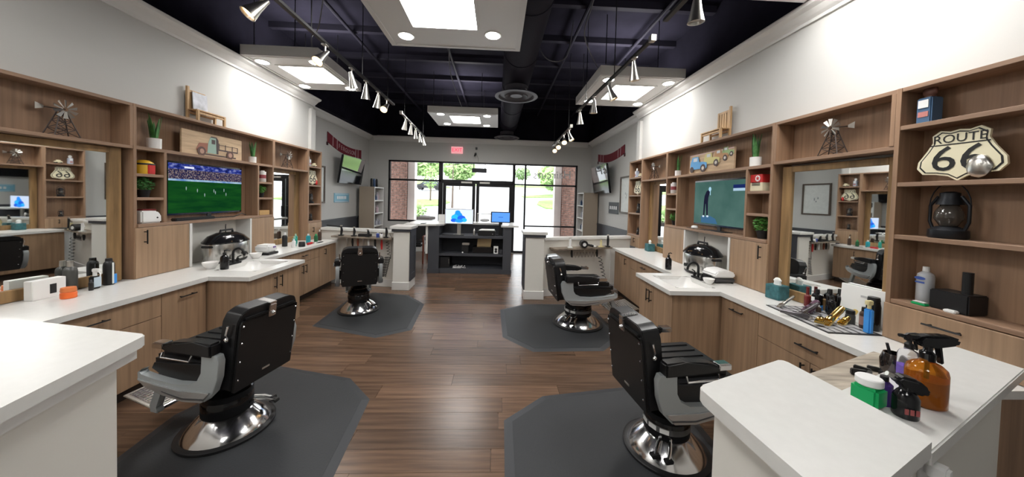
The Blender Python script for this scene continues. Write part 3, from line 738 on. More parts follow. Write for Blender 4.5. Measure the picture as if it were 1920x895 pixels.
# ------------------------------------------------------------------ bookcases
def bookcase(x0, x1, side, label, seed):
    # open face looks at the room centre; solid tan side faces the camera
    y0, y1 = 8.75, 9.45; h = 1.86
    t = thing('bookcase', label, 'bookcase', ((x0 + x1) / 2, (y0 + y1) / 2, 0), 0, 'product bookcases in the back corners')
    fx = x1 if side == 'L' else x0
    bx = x0 if side == 'L' else x1
    B(x0, x1, y0, y0 + .03, .001, h).build('side_panel', tan_m, t, world=True)
    B(x0, x1, y1 - .03, y1, .001, h).build('side_panel', trim_m, t, world=True)
    sgn = 1 if side == 'L' else -1
    B(bx, bx + sgn * .02, y0 + .03, y1 - .03, .001, h).build('back_panel', char_m, t, world=True)
    zs = [.05, .42, .80, 1.15, 1.50, h]
    for z in zs: B(x0, x1, y0 + .03, y1 - .03, z - .03, z).build('shelf', trim_m, t, world=True)
    for xx in (fx,): 
        B(xx - .004, xx + .004, y0, y0 + .035, .001, h).build('edge_strip', trim_m, t, world=True)
    r = random.Random(seed)
    cols = [white_pl, paper, mat('product_pink', (.6, .45, .5), .5), blackpl, mat('product_grey', (.4, .4, .45), .5), navy_m]
    for zi, z in enumerate(zs[2:5]):
        y = y0 + .09
        n = 0
        while y < y1 - .1:
            hh = r.uniform(.13, .24); rr = r.uniform(.025, .04)
            xx = fx - sgn * r.uniform(.06, .12)
            o = MB().lathe([(rr, 0), (rr, hh * .7), (rr * .4, hh * .8), (rr * .4, hh), (0, hh)], (xx, y, z + .001), 10).build('hair_product', cols[r.randrange(6)], smooth=True)
            tag(o, '%s hair product from the near end, %s back bookcase, %s shelf' % (('first', 'second', 'third', 'fourth', 'fifth', 'sixth', 'seventh', 'eighth')[n], 'left' if side == 'L' else 'right', ('lower', 'middle', 'top')[zi]), 'bottle', 'hair products on the back bookcases')
            y += rr * 2 + r.uniform(.03, .09); n += 1
    return fx
bookcase(-3.72, -3.32, 'L', 'tan sided bookcase of hair products in the left back corner', 3)
bookcase(2.36, 2.76, 'R', 'tan sided bookcase of hair products in the right back corner', 4)
for k in range(3):
    tag(MB().lathe([(.03, 0), (.033, .01), (.033, .19), (.028, .2), (.028, .225), (0, .225)], (-3.44 + .015 * k, 8.86 + .14 * k, 1.861), 14).build('spray_can', (ink, navy_m, ink)[k], smooth=True), ('nearest', 'middle', 'rearmost')[k] + ' dark spray can on top of the left bookcase', 'can', 'cans on the left bookcase')

# ------------------------------------------------------------------ items on far walls
def banner(key, x, y0, z0, y1, z1, h, label, lettering):
    t = thing('scarf_banner', label, 'banner', (x, (y0 + y1) / 2, (z0 + z1) / 2))
    n = 18; mb = MB(); sg = 1 if key == 'L' else -1
    for i in range(n):
        f0, f1 = i / n, (i + 1) / n
        def pt(f): return (y0 + (y1 - y0) * f, z0 + (z1 - z0) * f - .10 * math.sin(PI * f))
        a, b = pt(f0), pt(f1)
        mb.box(0, 1, 0, 1, 0, 1) if False else None
        v = [mb.bm.verts.new(p) for p in ((x, a[0], a[1] - h), (x, b[0], b[1] - h), (x, b[0], b[1]), (x, a[0], a[1]), (x + sg * .012, a[0], a[1] - h), (x + sg * .012, b[0], b[1] - h), (x + sg * .012, b[0], b[1]), (x + sg * .012, a[0], a[1]))]
        for q in ((0, 1, 2, 3), (4, 5, 6, 7), (0, 1, 5, 4), (3, 2, 6, 7)): mb.bm.faces.new([v[k] for k in q])
    bmesh.ops.remove_doubles(mb.bm, verts=mb.bm.verts, dist=.0004)
    mb.build('cloth', maroon, t, True, world=True)
    L = abs(y1 - y0); u0 = min(y0, y1)
    for fr in (.13, .24, .80, .88):
        yy = y0 + (y1 - y0) * fr; zz = z0 + (z1 - z0) * fr - .10 * math.sin(PI * fr)
        B(x + sg * .0125, x + sg * .014, yy - .014, yy + .014, zz - h + .005, zz - .005).build('stripe', mat('pale_knit', (.50, .36, .38), .9), t, world=True)
    for yy, zz in ((y0, z0), (y1, z1)):
        B(x, x + sg * .012, yy - .03, yy + .03, zz - h - .07, zz - h).build('fringe', maroon_d, t, world=True)
    if lettering:
        for i, ch in enumerate(lettering):
            fr = .30 + .45 * i / (len(lettering) - 1)
            yy = y0 + (y1 - y0) * fr; zz = z0 + (z1 - z0) * fr - .10 * math.sin(PI * fr) - h / 2
            text('letter', ch, .15, mat('pale_knit', (.50, .36, .38), .9), t, (x + sg * .0135, yy, zz), key, True)
    return t
banner('L', XLF + .002, 7.30, 3.02, 9.05, 2.86, .23, 'maroon scarf banner with pale letters high on the left wall', 'FERGUSON')
banner('R', XRF - .002, 8.95, 2.95, 7.05, 2.92, .20, 'maroon scarf banner high on the right wall', '')
def wall_tv(key, x, y0, y1, z0, z1, label):
    sg = 1 if key == 'L' else -1
    t = thing('wall_television', label, 'television', (x, (y0 + y1) / 2, (z0 + z1) / 2), 0, 'wall televisions by the front')
    tl = .10
    P_ = [(x + sg * .10, z0), (x + sg * (.10 + tl), z1), (x + sg * (.15 + tl), z1), (x + sg * .15, z0)]
    MB().prism(P_, y0, y1, 'y', bev=.004).build('housing', gloss_blk, t, world=True)
    a = .97
    MB().prism([(x + sg * .151, z0 + .03), (x + sg * (.15 + tl * .97), z1 - .02), (x + sg * (.152 + tl * .97), z1 - .02), (x + sg * .153, z0 + .03)], y0 + .02, y1 - .02, 'y').build('screen', mat('dark_screen', (.012, .013, .015), .04, coat=1), t, world=True)
    B(x, x + sg * .16, (y0 + y1) / 2 - .12, (y0 + y1) / 2 + .12, (z0 + z1) / 2 - .12, (z0 + z1) / 2 + .12).build('wall_bracket', blackmetal, t, world=True)
wall_tv('L', XLF, 7.55, 8.75, 1.90, 2.56, 'switched off television tilted on the far left wall')
wall_tv('R', XRF, 7.55, 8.80, 1.84, 2.55, 'switched off television tilted on the far right wall')
t = thing('wall_sign', 'light blue metal sign with white lettering on the far left wall', 'sign', (XLF, 7.98, 1.55))
B(XLF, XLF + .012, 7.62, 8.36, 1.44, 1.66, .003).build('plate', mat('sky_sign', (.18, .42, .56), .4), t, world=True)
decal('lettering', [rect(-.24 + .08 * k, -.19 + .08 * k, -.03, .04) for k in range(6)] + [rect(-.33, .33, .085, .092), rect(-.33, .33, -.092, -.085)], white_ink, t, (XLF + .012, 7.99, 1.55), 'L', True)
t = thing('wall_sign', 'small dark plate with four pale letters on the far right wall', 'sign', (XRF, 7.6, 1.45))
B(XRF - .012, XRF, 7.30, 7.95, 1.34, 1.62, .003).build('plate', char_d, t, world=True)
decal('lettering', [rect(-.24 + .13 * k, -.17 + .13 * k, -.035, .045) for k in range(4)], white_ink, t, (XRF - .012, 7.62, 1.48), 'R', True)
def framed(key, x, y0, y1, z0, z1, label):
    sg = 1 if key == 'L' else -1
    t = thing('framed_certificate', label, 'picture', (x, (y0 + y1) / 2, z0), 0, 'framed certificates')
    for q in ((y0, y0 + .035, z0, z1), (y1 - .035, y1, z0, z1), (y0 + .035, y1 - .035, z0, z0 + .035), (y0 + .035, y1 - .035, z1 - .035, z1)):
        B(x, x + sg * .03, *q).build('frame_rail', mat('dark_frame', (.07, .045, .03), .5), t, world=True)
    B(x, x + sg * .012, y0 + .035, y1 - .035, z0 + .035, z1 - .035).build('print', mat('pale_print', (.62, .64, .62), .5, var=.06, vscale=14), t, world=True)
    decal('printed_mark', [disc(-.04, .03, .012, .03), disc(.04, .0, .01, .04), disc(.0, -.06, .012, .02)], mat('faint_ink', (.2, .22, .24), .6), t, (x + sg * .012, (y0 + y1) / 2, (z0 + z1) / 2), key, True)
framed('L', XLF, 6.55, 7.2, 1.43, 2.24, 'framed pale certificate past the end of left shelves')
framed('R', XRF, 6.55, 7.2, 1.38, 2.2, 'framed pale certificate past the end of right shelves')
# exit sign, camera, transom box
t = thing('exit_sign', 'red glowing EXIT sign above the shop front', 'sign', (-1.25, YB, 3.0))
B(-1.42, -1.08, YB - .05, YB, 2.93, 3.13, .006).build('housing', emis('exit_face', (.95, .40, .42), .62), t, world=True)
text('lettering', 'EXIT', .15, emis('exit_red', (1.0, .03, .10), .9), t, (-1.25, YB - .052, 3.03), 'B', True)
t = thing('security_camera', 'small black security camera hanging above the doors', 'camera', (-.68, YB, 2.9))
B(-.71, -.65, YB - .05, YB, 3.06, 3.13, .005).build('junction_box', blackpl, t, world=True)
MB().cyl((-.70, YB, 2.95), (-.70, YB - .10, 2.92), .03).ball((-.70, YB - .1, 2.91), .035).cyl((-.70, YB - .10, 2.91), (-.72, YB - .16, 2.86), .022).build('camera_body', blackpl, t, True, world=True)
MB().tube([(-.66, YB - .005, 2.90), (-.62, YB - .005, 2.80), (-.62, YB - .005, 2.70)], .004, 6).build('cable', blackpl, t, True, world=True)
t = thing('transom_panel', 'dark rectangular panel fixed in the glass above the doors', 'panel', (-.58, YB + .04, 2.45))
B(-.80, -.36, YB + .02, YB + .0645, 2.39, 2.52, .004).build('panel', char_d, t, world=True)
for x in (-.75, -.41): B(x - .01, x + .01, YB + .03, YB + .06, 2.52, WZ - .04).build('hanger_strap', blackmetal, t, world=True)
# ------------------------------------------------------------------ ceiling light boxes
def light_box(label, x0, x1, y0, y1, px0, px1, py0, py1, cans, hh=.13):
    t = thing('ceiling_light_box', label, 'ceiling light', ((x0 + x1) / 2, (y0 + y1) / 2, CZ), 0, 'white ceiling light boxes')
    mb = MB().box(x0, px0 - .03, y0, y1, CZ, CZ + hh).box(px1 + .03, x1, y0, y1, CZ, CZ + hh).box(px0 - .03, px1 + .03, y0, py0 - .03, CZ, CZ + hh).box(px0 - .03, px1 + .03, py1 + .03, y1, CZ, CZ + hh)
    mb.build('box_panel', trim_m, t, world=True)
    e = MB()
    for a in ((x0 + .03, x1 - .03, y0 + .03, y0 + .055), (x0 + .03, x1 - .03, y1 - .055, y1 - .03), (x0 + .03, x0 + .055, y0 + .055, y1 - .055), (x1 - .055, x1 - .03, y0 + .055, y1 - .055)):
        e.box(*a, CZ - .008, CZ)
    e.build('edge_moulding', trim_m, t, world=True)
    f = MB()
    for a in ((px0 - .03, px1 + .03, py0 - .03, py0), (px0 - .03, px1 + .03, py1, py1 + .03), (px0 - .03, px0, py0, py1), (px1, px1 + .03, py0, py1)):
        f.box(*a, CZ - .012, CZ + .03)
    f.build('panel_frame', trim_m, t, world=True)
    B(px0, px1, py0, py1, CZ + .01, CZ + .03).build('led_panel', lens_glow, t, world=True)
    for cx, cy in cans:
        c = MB().lathe([(.088, -.008), (.092, -.004), (.092, 0), (.075, 0)], (cx, cy, CZ), 24).build('can_light', trim_m, t, True, world=True)
        MB().lathe([(.072, -.011), (.072, -.0085), (0, -.0085)], (cx, cy, CZ), 20).build('lens', can_glow, c, world=True)
    for cx in (x0 + .1, x1 - .35):
        for cy in (y0 + .1, y1 - .1): MB().cyl((cx, cy, CZ + hh), (cx, cy, 4.25), .006, n=6).build('hanger_rod', blackmetal, t, world=True)
    return t
light_box('big white light box overhead in the middle, nearest the camera', -1.27, .21, 2.35, 3.81, -.91, -.26, 2.70, 3.35, ((-1.04, 3.56), (-.10, 3.46), (-1.02, 2.55), (-.10, 2.55)))
light_box('white light box against the left wall above the near chairs', XL + .145, -2.35, 4.25, 5.55, -3.05, -2.45, 4.56, 5.18, ((-3.16, 4.45), (-3.17, 5.38), (-2.40, 5.36), (-2.40, 4.42)) and ((-3.18, 4.45), (-3.18, 5.38), (-2.46, 5.40), (-2.46, 4.40)))
light_box('white light box against the right wall above the near chairs', 1.36, XR - .145, 4.38, 5.80, 1.70, 2.29, 4.73, 5.40, ((1.53, 4.55), (2.42, 4.58), (2.42, 5.60), (1.53, 5.55)))
light_box('white light box in the middle, farthest, over the reception desk', -1.50, -.05, 6.70, 7.95, -1.08, -.45, 6.92, 7.55, ((-1.25, 6.82), (-.28, 6.84), (-1.25, 7.70), (-.32, 7.74)))
light_box('white light box at the top right edge, against the right wall', 2.27 - .9, XR - .145, 1.35, 2.66, 1.70, 2.29, 1.68, 2.30, ((2.42, 2.52), (1.53, 2.52)))
light_box('white light box against the left wall, behind the camera', XL + .145, -2.35, .1, 1.4, -3.05, -2.45, .45, 1.07, ((-3.18, .3), (-3.18, 1.2), (-2.46, 1.2), (-2.46, .3)))
light_box('white light box behind the camera', -1.27, .21, -1.6, -.2, -.91, -.26, -1.2, -.55, ((-1.04, -.4), (-.10, -.4), (-1.02, -1.4), (-.10, -1.4)))

# ------------------------------------------------------------------ duct and diffusers
t = thing('air_duct', 'dark round air duct running along the ceiling', 'duct', (.25, 4, 3.85))
MB().tube([(.31, -1.5, 3.76), (.25, 9.2, 3.76)], .245, 24).build('duct_pipe', duct_m, t, True, world=True)
for k in range(8):
    MB().tube([(.305 - .0073 * k, -.6 + 1.3 * k, 3.76), (.305 - .0073 * k, -.57 + 1.3 * k, 3.76)], .252, 24).build('joint_band', duct_m, t, True, world=True)
for y, x, lb in ((5.4, .26, 'round grey air diffuser under the duct, nearest the camera'), (9.1, .20, 'round grey air diffuser under the duct, by the shop front')):
    tag(MB().lathe([(.19, 3.515), (.19, 3.43), (.24, 3.41), (.355, 3.36), (.36, 3.35), (.30, 3.345), (.28, 3.38), (.20, 3.36), (.19, 3.345), (.12, 3.40), (.10, 3.36), (0, 3.37)], (x, y, 0), 28).build('air_diffuser', mat('diffuser_grey', (.075, .072, .085), .5), smooth=True), lb, 'air vent', 'round air diffusers')
# drop cables
def cable(label, pts, r=.008, m=None):
    n = []
    P_ = [Vector(p) for p in pts]
    for i in range(len(P_) - 1):
        p0, p1, p2, p3 = P_[max(i - 1, 0)], P_[i], P_[i + 1], P_[min(i + 2, len(P_) - 1)]
        for k in range(6):
            q = k / 6
            n.append(.5 * ((2 * p1) + (p2 - p0) * q + (2 * p0 - 5 * p1 + 4 * p2 - p3) * q * q + (3 * p1 - p0 - 3 * p2 + p3) * q ** 3))
    n.append(P_[-1])
    return tag(MB().tube(n, r, 6).build('ceiling_cable', m or mat('grey_conduit', (.10, .10, .11), .5), smooth=True), label, 'cable', 'loose ceiling cables')
cable('loose cable from the big light box down to the far light box', [(-.35, 4.2, 4.25), (-.25, 4.3, 3.95), (-.45, 4.45, 3.90), (-.75, 4.8, 3.9), (-.85, 5.4, 3.75), (-.85, 6.2, 3.65), (-.80, 6.75, 3.51)])
cable('loose grey cable looping right of the duct', [(.45, 4.4, 4.25), (.52, 4.6, 3.85), (.70, 4.7, 3.68), (.95, 4.7, 3.75), (1.03, 4.7, 4.25)])
cable('loose grey cable hanging down to the right wall light box', [(1.0, 3.7, 4.25), (1.05, 3.75, 4.0), (1.02, 4.0, 3.75), (1.2, 4.35, 3.65), (1.42, 4.6, 3.50)])
cable('thin grey cable arching over the left wall light box', [(-2.45, 4.3, 3.51), (-2.4, 4.2, 3.62), (-2.2, 4.0, 3.68), (-1.95, 3.7, 4.25)])

# ------------------------------------------------------------------ track lights
def head_mesh(t, aim, lit):
    # aim: direction of the lamp; stem hangs from (0,0,0)
    a = Vector(aim).normalized()
    M = Vector((0, 0, 1)).rotation_difference(a).to_matrix().to_4x4()
    MB().cyl((0, 0, 0), (0, 0, -.07), .009, n=8).box(-.02, .02, -.03, .03, -.012, 0).build('stem', nickel, t)
    T = Matrix.Translation((0, 0, -.09)) @ M
    MB().lathe([(0, -.055), (.018, -.05), (.02, -.03), (.026, .0), (.034, .05), (.046, .10), (.052, .125), (.046, .125), (.036, .095), (.01, .085), (0, .085)], n=18, M=T).build('lamp_shade', nickel, t, True)
    MB().lathe([(0, .10), (.036, .102), (.038, .108), (0, .112)], n=14, M=T).build('bulb', warm_glow if lit else mat('lamp_lens', (.6, .58, .54), .2), t)
def track(x0, y0, x1, y1, z, label, hangs):
    t = thing('light_track', label, 'track', ((x0 + x1) / 2, (y0 + y1) / 2, z), 0, 'ceiling light tracks')
    d = Vector((x1 - x0, y1 - y0, 0)); L = d.length; ang = math.atan2(-d.x, d.y)
    M = Matrix.Translation((x0, y0, z)) @ Matrix.Rotation(ang, 4, 'Z')
    MB().box(-.018, .018, 0, L, 0, .022, M=M).build('rail', blackmetal, t, world=True)
    MB().box(-.022, .022, -.05, .0, -.01, .04, M=M).build('end_feed', nickel, t, world=True)
    for h in hangs:
        p = M @ Vector((0, h * L, .022)); MB().cyl(p, (p.x, p.y, 4.25), .005, n=6).build('drop_rod', blackmetal, t, world=True)
def heads(items, group):
    for (x, y, z, aim, lit, lab) in items:
        t = thing('track_spotlight', lab, 'spotlight', (x, y, z), 0, group); head_mesh(t, aim, lit)
zt = 3.02
track(-1.62, 1.2, -1.63, 5.0, zt, 'near left black light track with nickel spotlights', (.1, .43, .7, .93))
track(-1.66, 5.5, -1.75, 7.6, zt, 'far left black light track with small spotlights', (.1, .9))
track(1.24, .6, 1.25, 2.45, zt + .02, 'right black light track nearest the camera', (.3, .85))
track(1.27, 2.72, 1.20, 5.0, zt, 'right black light track crossing the right light box', (.35, .8))
track(1.22, 5.5, 1.25, 7.5, zt - .12, 'far right black light track with lit warm spotlights', (.1, .9))
heads([
 (-1.65, 2.30, zt, (-.5, -.5, -.9), True, 'lit warm spotlight at the top left edge of the photo'),
 (-1.63, 3.06, zt, (-.25, -.7, -.9), True, 'lit warm spotlight in front of the left light box'),
 (-1.63, 3.60, zt, (.15, .3, -1), False, 'unlit spotlight beside the right corner of left light box'),
 (-1.63, 3.98, zt, (-.1, .2, -1), False, 'unlit spotlight, third from the camera on the left track'),
 (-1.63, 4.37, zt, (-.2, .2, -1), False, 'unlit spotlight just before the small warm one, left track'),
 (-1.63, 4.70, zt, (-.1, -.9, -.8), True, 'small lit warm spotlight at the end of left track'),
], 'left near track spotlights')
heads([(-1.665 - .02 * k, 5.75 + .42 * k, zt, (-.25 + .1 * k, .2, -1), False, w) for k, w in enumerate((
 'nearest small spotlight on the far left track', 'second small spotlight on the far left track', 'third small spotlight on the far left track', 'fourth small spotlight on the far left track', 'last small spotlight on the far left track'))], 'far left track spotlights')
heads([
 (1.25, 2.05, zt + .02, (.05, .1, -1), False, 'large nickel spotlight at the top right edge of the photo'),
 (1.26, 3.03, zt, (.15, .1, -1), True, 'spotlight with warm rim over near edge of right light box'),
 (1.25, 3.66, zt, (.35, -.1, -.9), True, 'tilted spotlight in front of the right glowing panel'),
 (1.23, 4.21, zt, (.0, .1, -1), True, 'spotlight under the left corner of the right light box'),
 (1.21, 4.85, zt, (.1, .2, -1), False, 'white lit spotlight at the far end of the right track'),
], 'right near track spotlights')
heads([
 (1.23, 5.65, zt - .12, (.3, -.3, -.9), True, 'nickel lit spotlight nearest on the far right track'),
 (1.23, 6.10, zt - .12, (-.1, -.8, -.8), True, 'warm lit spotlight second on the far right track'),
 (1.24, 6.75, zt - .12, (-.1, -.9, -.7), True, 'warm lit spotlight third on the far right track'),
 (1.25, 7.25, zt - .12, (-.1, -.9, -.7), True, 'warm lit spotlight at far end of the far right track'),
], 'far right track spotlights')

# ------------------------------------------------------------------ floor mats
def mat_thing(poly, label):
    cx = sum(p[0] for p in poly) / len(poly); cy = sum(p[1] for p in poly) / len(poly)
    t = thing('floor_mat', label, 'mat', (cx, cy, 0), 0, 'octagonal rubber mats')
    inn = poly_in(poly, .06)
    mb = MB(); n = len(poly)
    lo = [mb.bm.verts.new((a, b, .0008)) for a, b in poly]; hi = [mb.bm.verts.new((a, b, .011)) for a, b in inn]
    for i in range(n): mb.bm.faces.new((lo[i], lo[(i + 1) % n], hi[(i + 1) % n], hi[i]))
    mb.bm.faces.new(lo[::-1]); mb.build('bevelled_edge', rubber_e, t, world=True)
    MB().prism(inn, .0095, .0125, 'z').build('mat_top', rubber, t, world=True)
mat_thing([(-2.26, 4.02), (-1.37, 3.70), (-1.02, 3.93), (-1.08, 4.88), (-1.44, 5.32), (-2.05, 5.45), (-2.30, 5.2)], 'black octagonal mat under the far left chair')
mat_thing([(.095, 3.75), (.42, 3.39), (1.20, 3.42), (1.52, 3.75), (1.50, 4.65), (1.2, 4.97), (.466, 4.95), (.07, 4.68)], 'black octagonal mat under the far right chair')
mat_thing([(-2.32, 2.4), (-2.25, 1.72), (-1.95, 1.36), (-1.15, 1.36), (-.90, 1.72), (-.99, 2.58), (-1.28, 2.88), (-2.05, 3.09)], 'black mat under the near left chair')
mat_thing([(.08, 1.75), (.40, 1.24), (1.22, 1.24), (1.52, 1.62), (1.55, 2.5), (1.22, 2.76), (.413, 2.62), (.086, 2.33)], 'black mat under the near right chair')
# ------------------------------------------------------------------ barber chairs (facing local +Y, origin on the mat)
CS = .9
def barber_chair(label, loc, rz, lift=0, rest=True, wide=1.0):
    t = thing('barber_chair', label, 'barber chair', loc, rz, 'black barber chairs')
    h = lift + .03
    CM = Matrix.Diagonal((CS * wide, CS * wide, CS, 1))
    def P(mb, n, m, s=True, par=None):
        mb.bm.transform(CM); return mb.build(n, m, par or t, s)
    P(MB().lathe([(.285, 0), (.30, .004), (.30, .018), (.285, .024), (.26, .024), (.25, 0)], n=40), 'rubber_ring', blackpl)
    P(MB().lathe([(.262, .018), (.267, .026), (.258, .042), (.235, .07), (.20, .105), (.168, .135), (.15, .15), (.14, .155)], n=48), 'base_dish', chrome)
    P(MB().lathe([(.155, .14), (.158, .15), (.158, .245), (.15, .26), (.157, .266), (.157, .305), (.14, .325), (.115, .345), (.115, .36), (.12, .365), (.105, .395), (.09, .41 + h), (.12, .43 + h), (.12, .46 + h)], n=32), 'pump_column', gloss_blk)
    if rest == 'band':
        bd = P(MB().lathe([(.1592, .195), (.1592, .235)], n=32), 'column_band', mat('label_band', (.10, .10, .10), .4))
        for aa in (200, 232, 262, 290, 320):
            q = math.radians(aa); M = Matrix.Rotation(q, 4, 'Z') @ Matrix.Translation((.159, 0, .215))
            P(MB().box(0, .0015, -.03, .03, -.016, .016, M=M), 'white_sticker', white_pl, False, bd)
    lv = P(MB().tube([(.09, -.10, .18), (.15, -.17, .155), (.19, -.215, .12)], .012, 8).tube([(.12, -.05, .18), (.20, -.11, .14), (.235, -.145, .11)], .011, 8), 'pedal_lever', chrome)
    P(MB().box(.165, .215, -.245, -.185, .105, .13, .006).box(.215, .26, -.175, -.12, .095, .12, .006), 'pedal_pad', blackpl, True, lv)
    # seat structure
    P(MB().box(-.21, .21, -.22, .24, .455 + h, .50 + h, .008), 'seat_plate', blackmetal)
    for sx in (-1, 1):
        x0, x1 = sx * .268, sx * .315
        outer = [(.315, .555), (.335, .535), (.32, .515), (.20, .495), (.05, .48), (-.07, .485), (-.135, .52), (-.165, .575), (-.17, .66), (-.165, .70), (-.2, .71)]
        inner = [(-.285, .70), (-.30, .66), (-.29, .55), (-.255, .45), (-.19, .385), (-.04, .37), (.14, .395), (.28, .435), (.35, .485), (.35, .53)]
        P(MB().prism([(a, b + h) for a, b in inner[::-1] + outer[::-1]], x0, x1, 'x', bev=.006), 'side_frame', castgrey)
        P(MB().prism([(a, b + h) for a, b in [(-.24, .455), (-.18, .385), (-.03, .375), (.14, .405), (.28, .445), (.34, .49), (.20, .465), (.0, .445), (-.15, .45)]], sx * .315, sx * .328, 'x', bev=.003), 'ornament_plate', mat('polished_casting', (.55, .56, .56), .25, metal=.7))
        P(MB().prism([(a, b + h) for a, b in [(-.20, .405), (-.03, .392), (.13, .425), (.13, .432), (-.03, .402), (-.2, .415)]], sx * .328, sx * .330, 'x'), 'dark_inlay', mat('inlay', (.06, .06, .065), .4), False)
        P(MB().prism([(a, b + h) for a, b in [(-.20, .52), (-.13, .475), (.05, .475), (.22, .50), (.30, .54), (.28, .58), (-.1, .60), (-.2, .62)]], sx * .25, sx * .268, 'x'), 'side_skirt', leather, False)
        am = MB().prism([(a, b + h - .045) for a, b in [(-.26, .735), (.10, .745), (.13, .76), (.13, .785), (.05, .815), (-.12, .83), (-.26, .825)]], sx * .255, sx * .335, 'x', bev=.018)
        ar = P(am, 'armrest', leather)
        P(MB().box(sx * .262, sx * .328, .125, .215, .713 + h, .75 + h, .005).box(sx * .27, sx * .32, .12, .205, .75 + h, .755 + h, .002), 'ashtray_end', chrome, True, ar)
        P(MB().tube([(sx * .335, -.12, .70 + h), (sx * .352, -.12, .668 + h), (sx * .352, .10, .675 + h), (sx * .335, .11, .70 + h)], .006, 8), 'towel_bar', chrome, True, ar)
    # seat cushion with welt
    P(MB().box(-.25, .25, -.20, .345, .50 + h, .655 + h, .05, seg=4), 'seat_cushion', leather)
    ribs = MB()
    for k in range(5): ribs.box(-.20 + .085 * k, -.14 + .085 * k, -.16, .27, (.648 + h), (.663 + h), .007)
    P(ribs, 'seat_channels', leather)
    # backrest, tilted slightly
    T = Matrix.Translation((0, -.235, .48 + h)) @ Matrix.Rotation(math.radians(7), 4, 'X')
    def rr(w, z0, z1, rt, rb): return round_poly([(-w, z0), (w, z0), (w, z1), (-w, z1)], rb, 2) if rt == rb else round_poly([(-w, z0), (w, z0)] + [(w, z1 - rt), (w - rt * .3, z1 - rt * .3), (w - rt, z1), (-w + rt, z1), (-w + rt * .3, z1 - rt * .3), (-w, z1 - rt)], .012, 2)
    bk = P(MB().prism(rr(.245, -.05, .505, .08, .0), -.075, .045, 'y', bev=.022, M=T), 'backrest', leather)
    P(MB().prism(rr(.232, -.065, .435, .02, .0), -.092, -.072, 'y', bev=.006, M=T), 'rear_panel', mat('rear_panel_black', (.008, .008, .0085), .45), True, bk)
    P(MB().box(-.205, .205, -.098, -.072, .438, .452, .006, M=T), 'headrest_slot', blackmetal, True, bk)
    P(MB().box(-.03, .03, -.102, -.07, .40, .495, .006, M=T).box(-.028, .028, -.10, .02, .495, .512, .004, M=T).ball((0, -.106, .43), .014, M=T), 'latch_plate', chrome, True, bk)
    sc = MB()
    for sx in (-1, 1):
        for z in (.02, .15, .28, .40): sc.ball((sx * .215, -.094, z), .008, sub=1, M=T)
    for q in (-.05, .05): sc.ball((q, -.085, -.035), .008, sub=1, M=T)
    P(sc, 'screws', chrome, True, bk)['kind'] = 'stuff'
    P(MB().box(-.03, .03, -.096, -.09, .0, .012, M=T), 'name_plate', nickel, False, bk)
    for sx in (-1, 1): P(MB().tube([T @ Vector((sx * .253, -.02, .32)), T @ Vector((sx * .268, -.02, .35)), T @ Vector((sx * .268, -.03, .41))], .007, 8).ball(T @ Vector((sx * .258, -.02, .31)), .016), 'back_hook', chrome, True, bk)
    bm_ = None
    # footrest
    for sx in (-1, 1):
        P(MB().prism([(.26, .50 + h), (.32, .50 + h), (.44, .24), (.43, .19), (.37, .185), (.365, .21), (.385, .225)], sx * .15, sx * .195, 'x', bev=.004), 'footrest_strut', castgrey)
    F = Matrix.Translation((0, .42, .215)) @ Matrix.Rotation(math.radians(14), 4, 'X')
    fr = P(MB().box(-.19, .19, -.02, .27, -.012, 0, .004, M=F), 'footrest_plate', nickel)
    g = MB()
    for k in range(11): g.box(-.165, .165, .0 + .024 * k, .008 + .024 * k, 0, .005, M=F)
    for k in range(12): g.box(-.165 + .0295 * k, -.158 + .0295 * k, 0, .25, 0, .005, M=F)
    P(g, 'tread_grid', chrome, False, fr)
    P(MB().tube([(-.175, .385, .20), (.175, .385, .20)], .014, 8), 'footrest_bar', chrome)
    return t
MZ = .0125
barber_chair('black barber chair at the left front, seen from behind facing the soccer television', (-1.83, 2.26, MZ), math.radians(79))
barber_chair('black barber chair at the right front, facing the golf television', (1.16, 2.05, MZ), math.radians(-83), 0, 'band')
barber_chair('black barber chair far left, its back square to the camera', (-1.93, 4.58, MZ), math.radians(24), .03)
barber_chair('black barber chair far right, in side view facing right', (1.10, 4.18, MZ), math.radians(-86), -.02, 'band', 1.22)
# ------------------------------------------------------------------ decor on the wall units
LD, RD = -3.36, 2.60
def snake_plant(x, y, z, label, seed, h=.28, s=1.0):
    t = thing('snake_plant', label, 'plant', (x, y, z), 0, 'potted snake plants')
    s *= .8
    MB().lathe([(.050 * s, 0), (.056 * s, .005), (.058 * s, .11 * s), (.052 * s, .11 * s), (.05 * s, .10 * s), (0, .10 * s)], n=20).build('pot', white_g, t, True)
    r = random.Random(seed)
    for k in range(9):
        a = r.uniform(0, 2 * PI); d = r.uniform(.0, .025) * s; L = h * r.uniform(.55, .80)
        lean = Vector((math.cos(a) * .09, math.sin(a) * .15, 1)).normalized()
        b = Vector((d * math.cos(a), d * math.sin(a), .08 * s)); sd = Vector((-math.sin(a), math.cos(a), 0))
        mb = MB(); prev = None
        for i, w in enumerate((.012, .017, .016, .011, .001)):
            c = b + lean * (L * i / 4); q = Vector((math.cos(a), math.sin(a), 0)) * .004
            ring = [mb.bm.verts.new(c + sd * w * s), mb.bm.verts.new(c + q), mb.bm.verts.new(c - sd * w * s), mb.bm.verts.new(c - q * .3)]
            if prev:
                for j in range(4): mb.bm.faces.new((prev[j], prev[(j + 1) % 4], ring[(j + 1) % 4], ring[j]))
            prev = ring
        mb.build('leaf', leaf_m, t, True)
    return t
snake_plant(LD, 3.28, 2.036, 'large snake plant in a white pot, near end of left unit', 1, .34, 1.15)
snake_plant(LD, 4.53, 2.036, 'smaller snake plant in a white pot, right of truck board', 2, .32, .95)
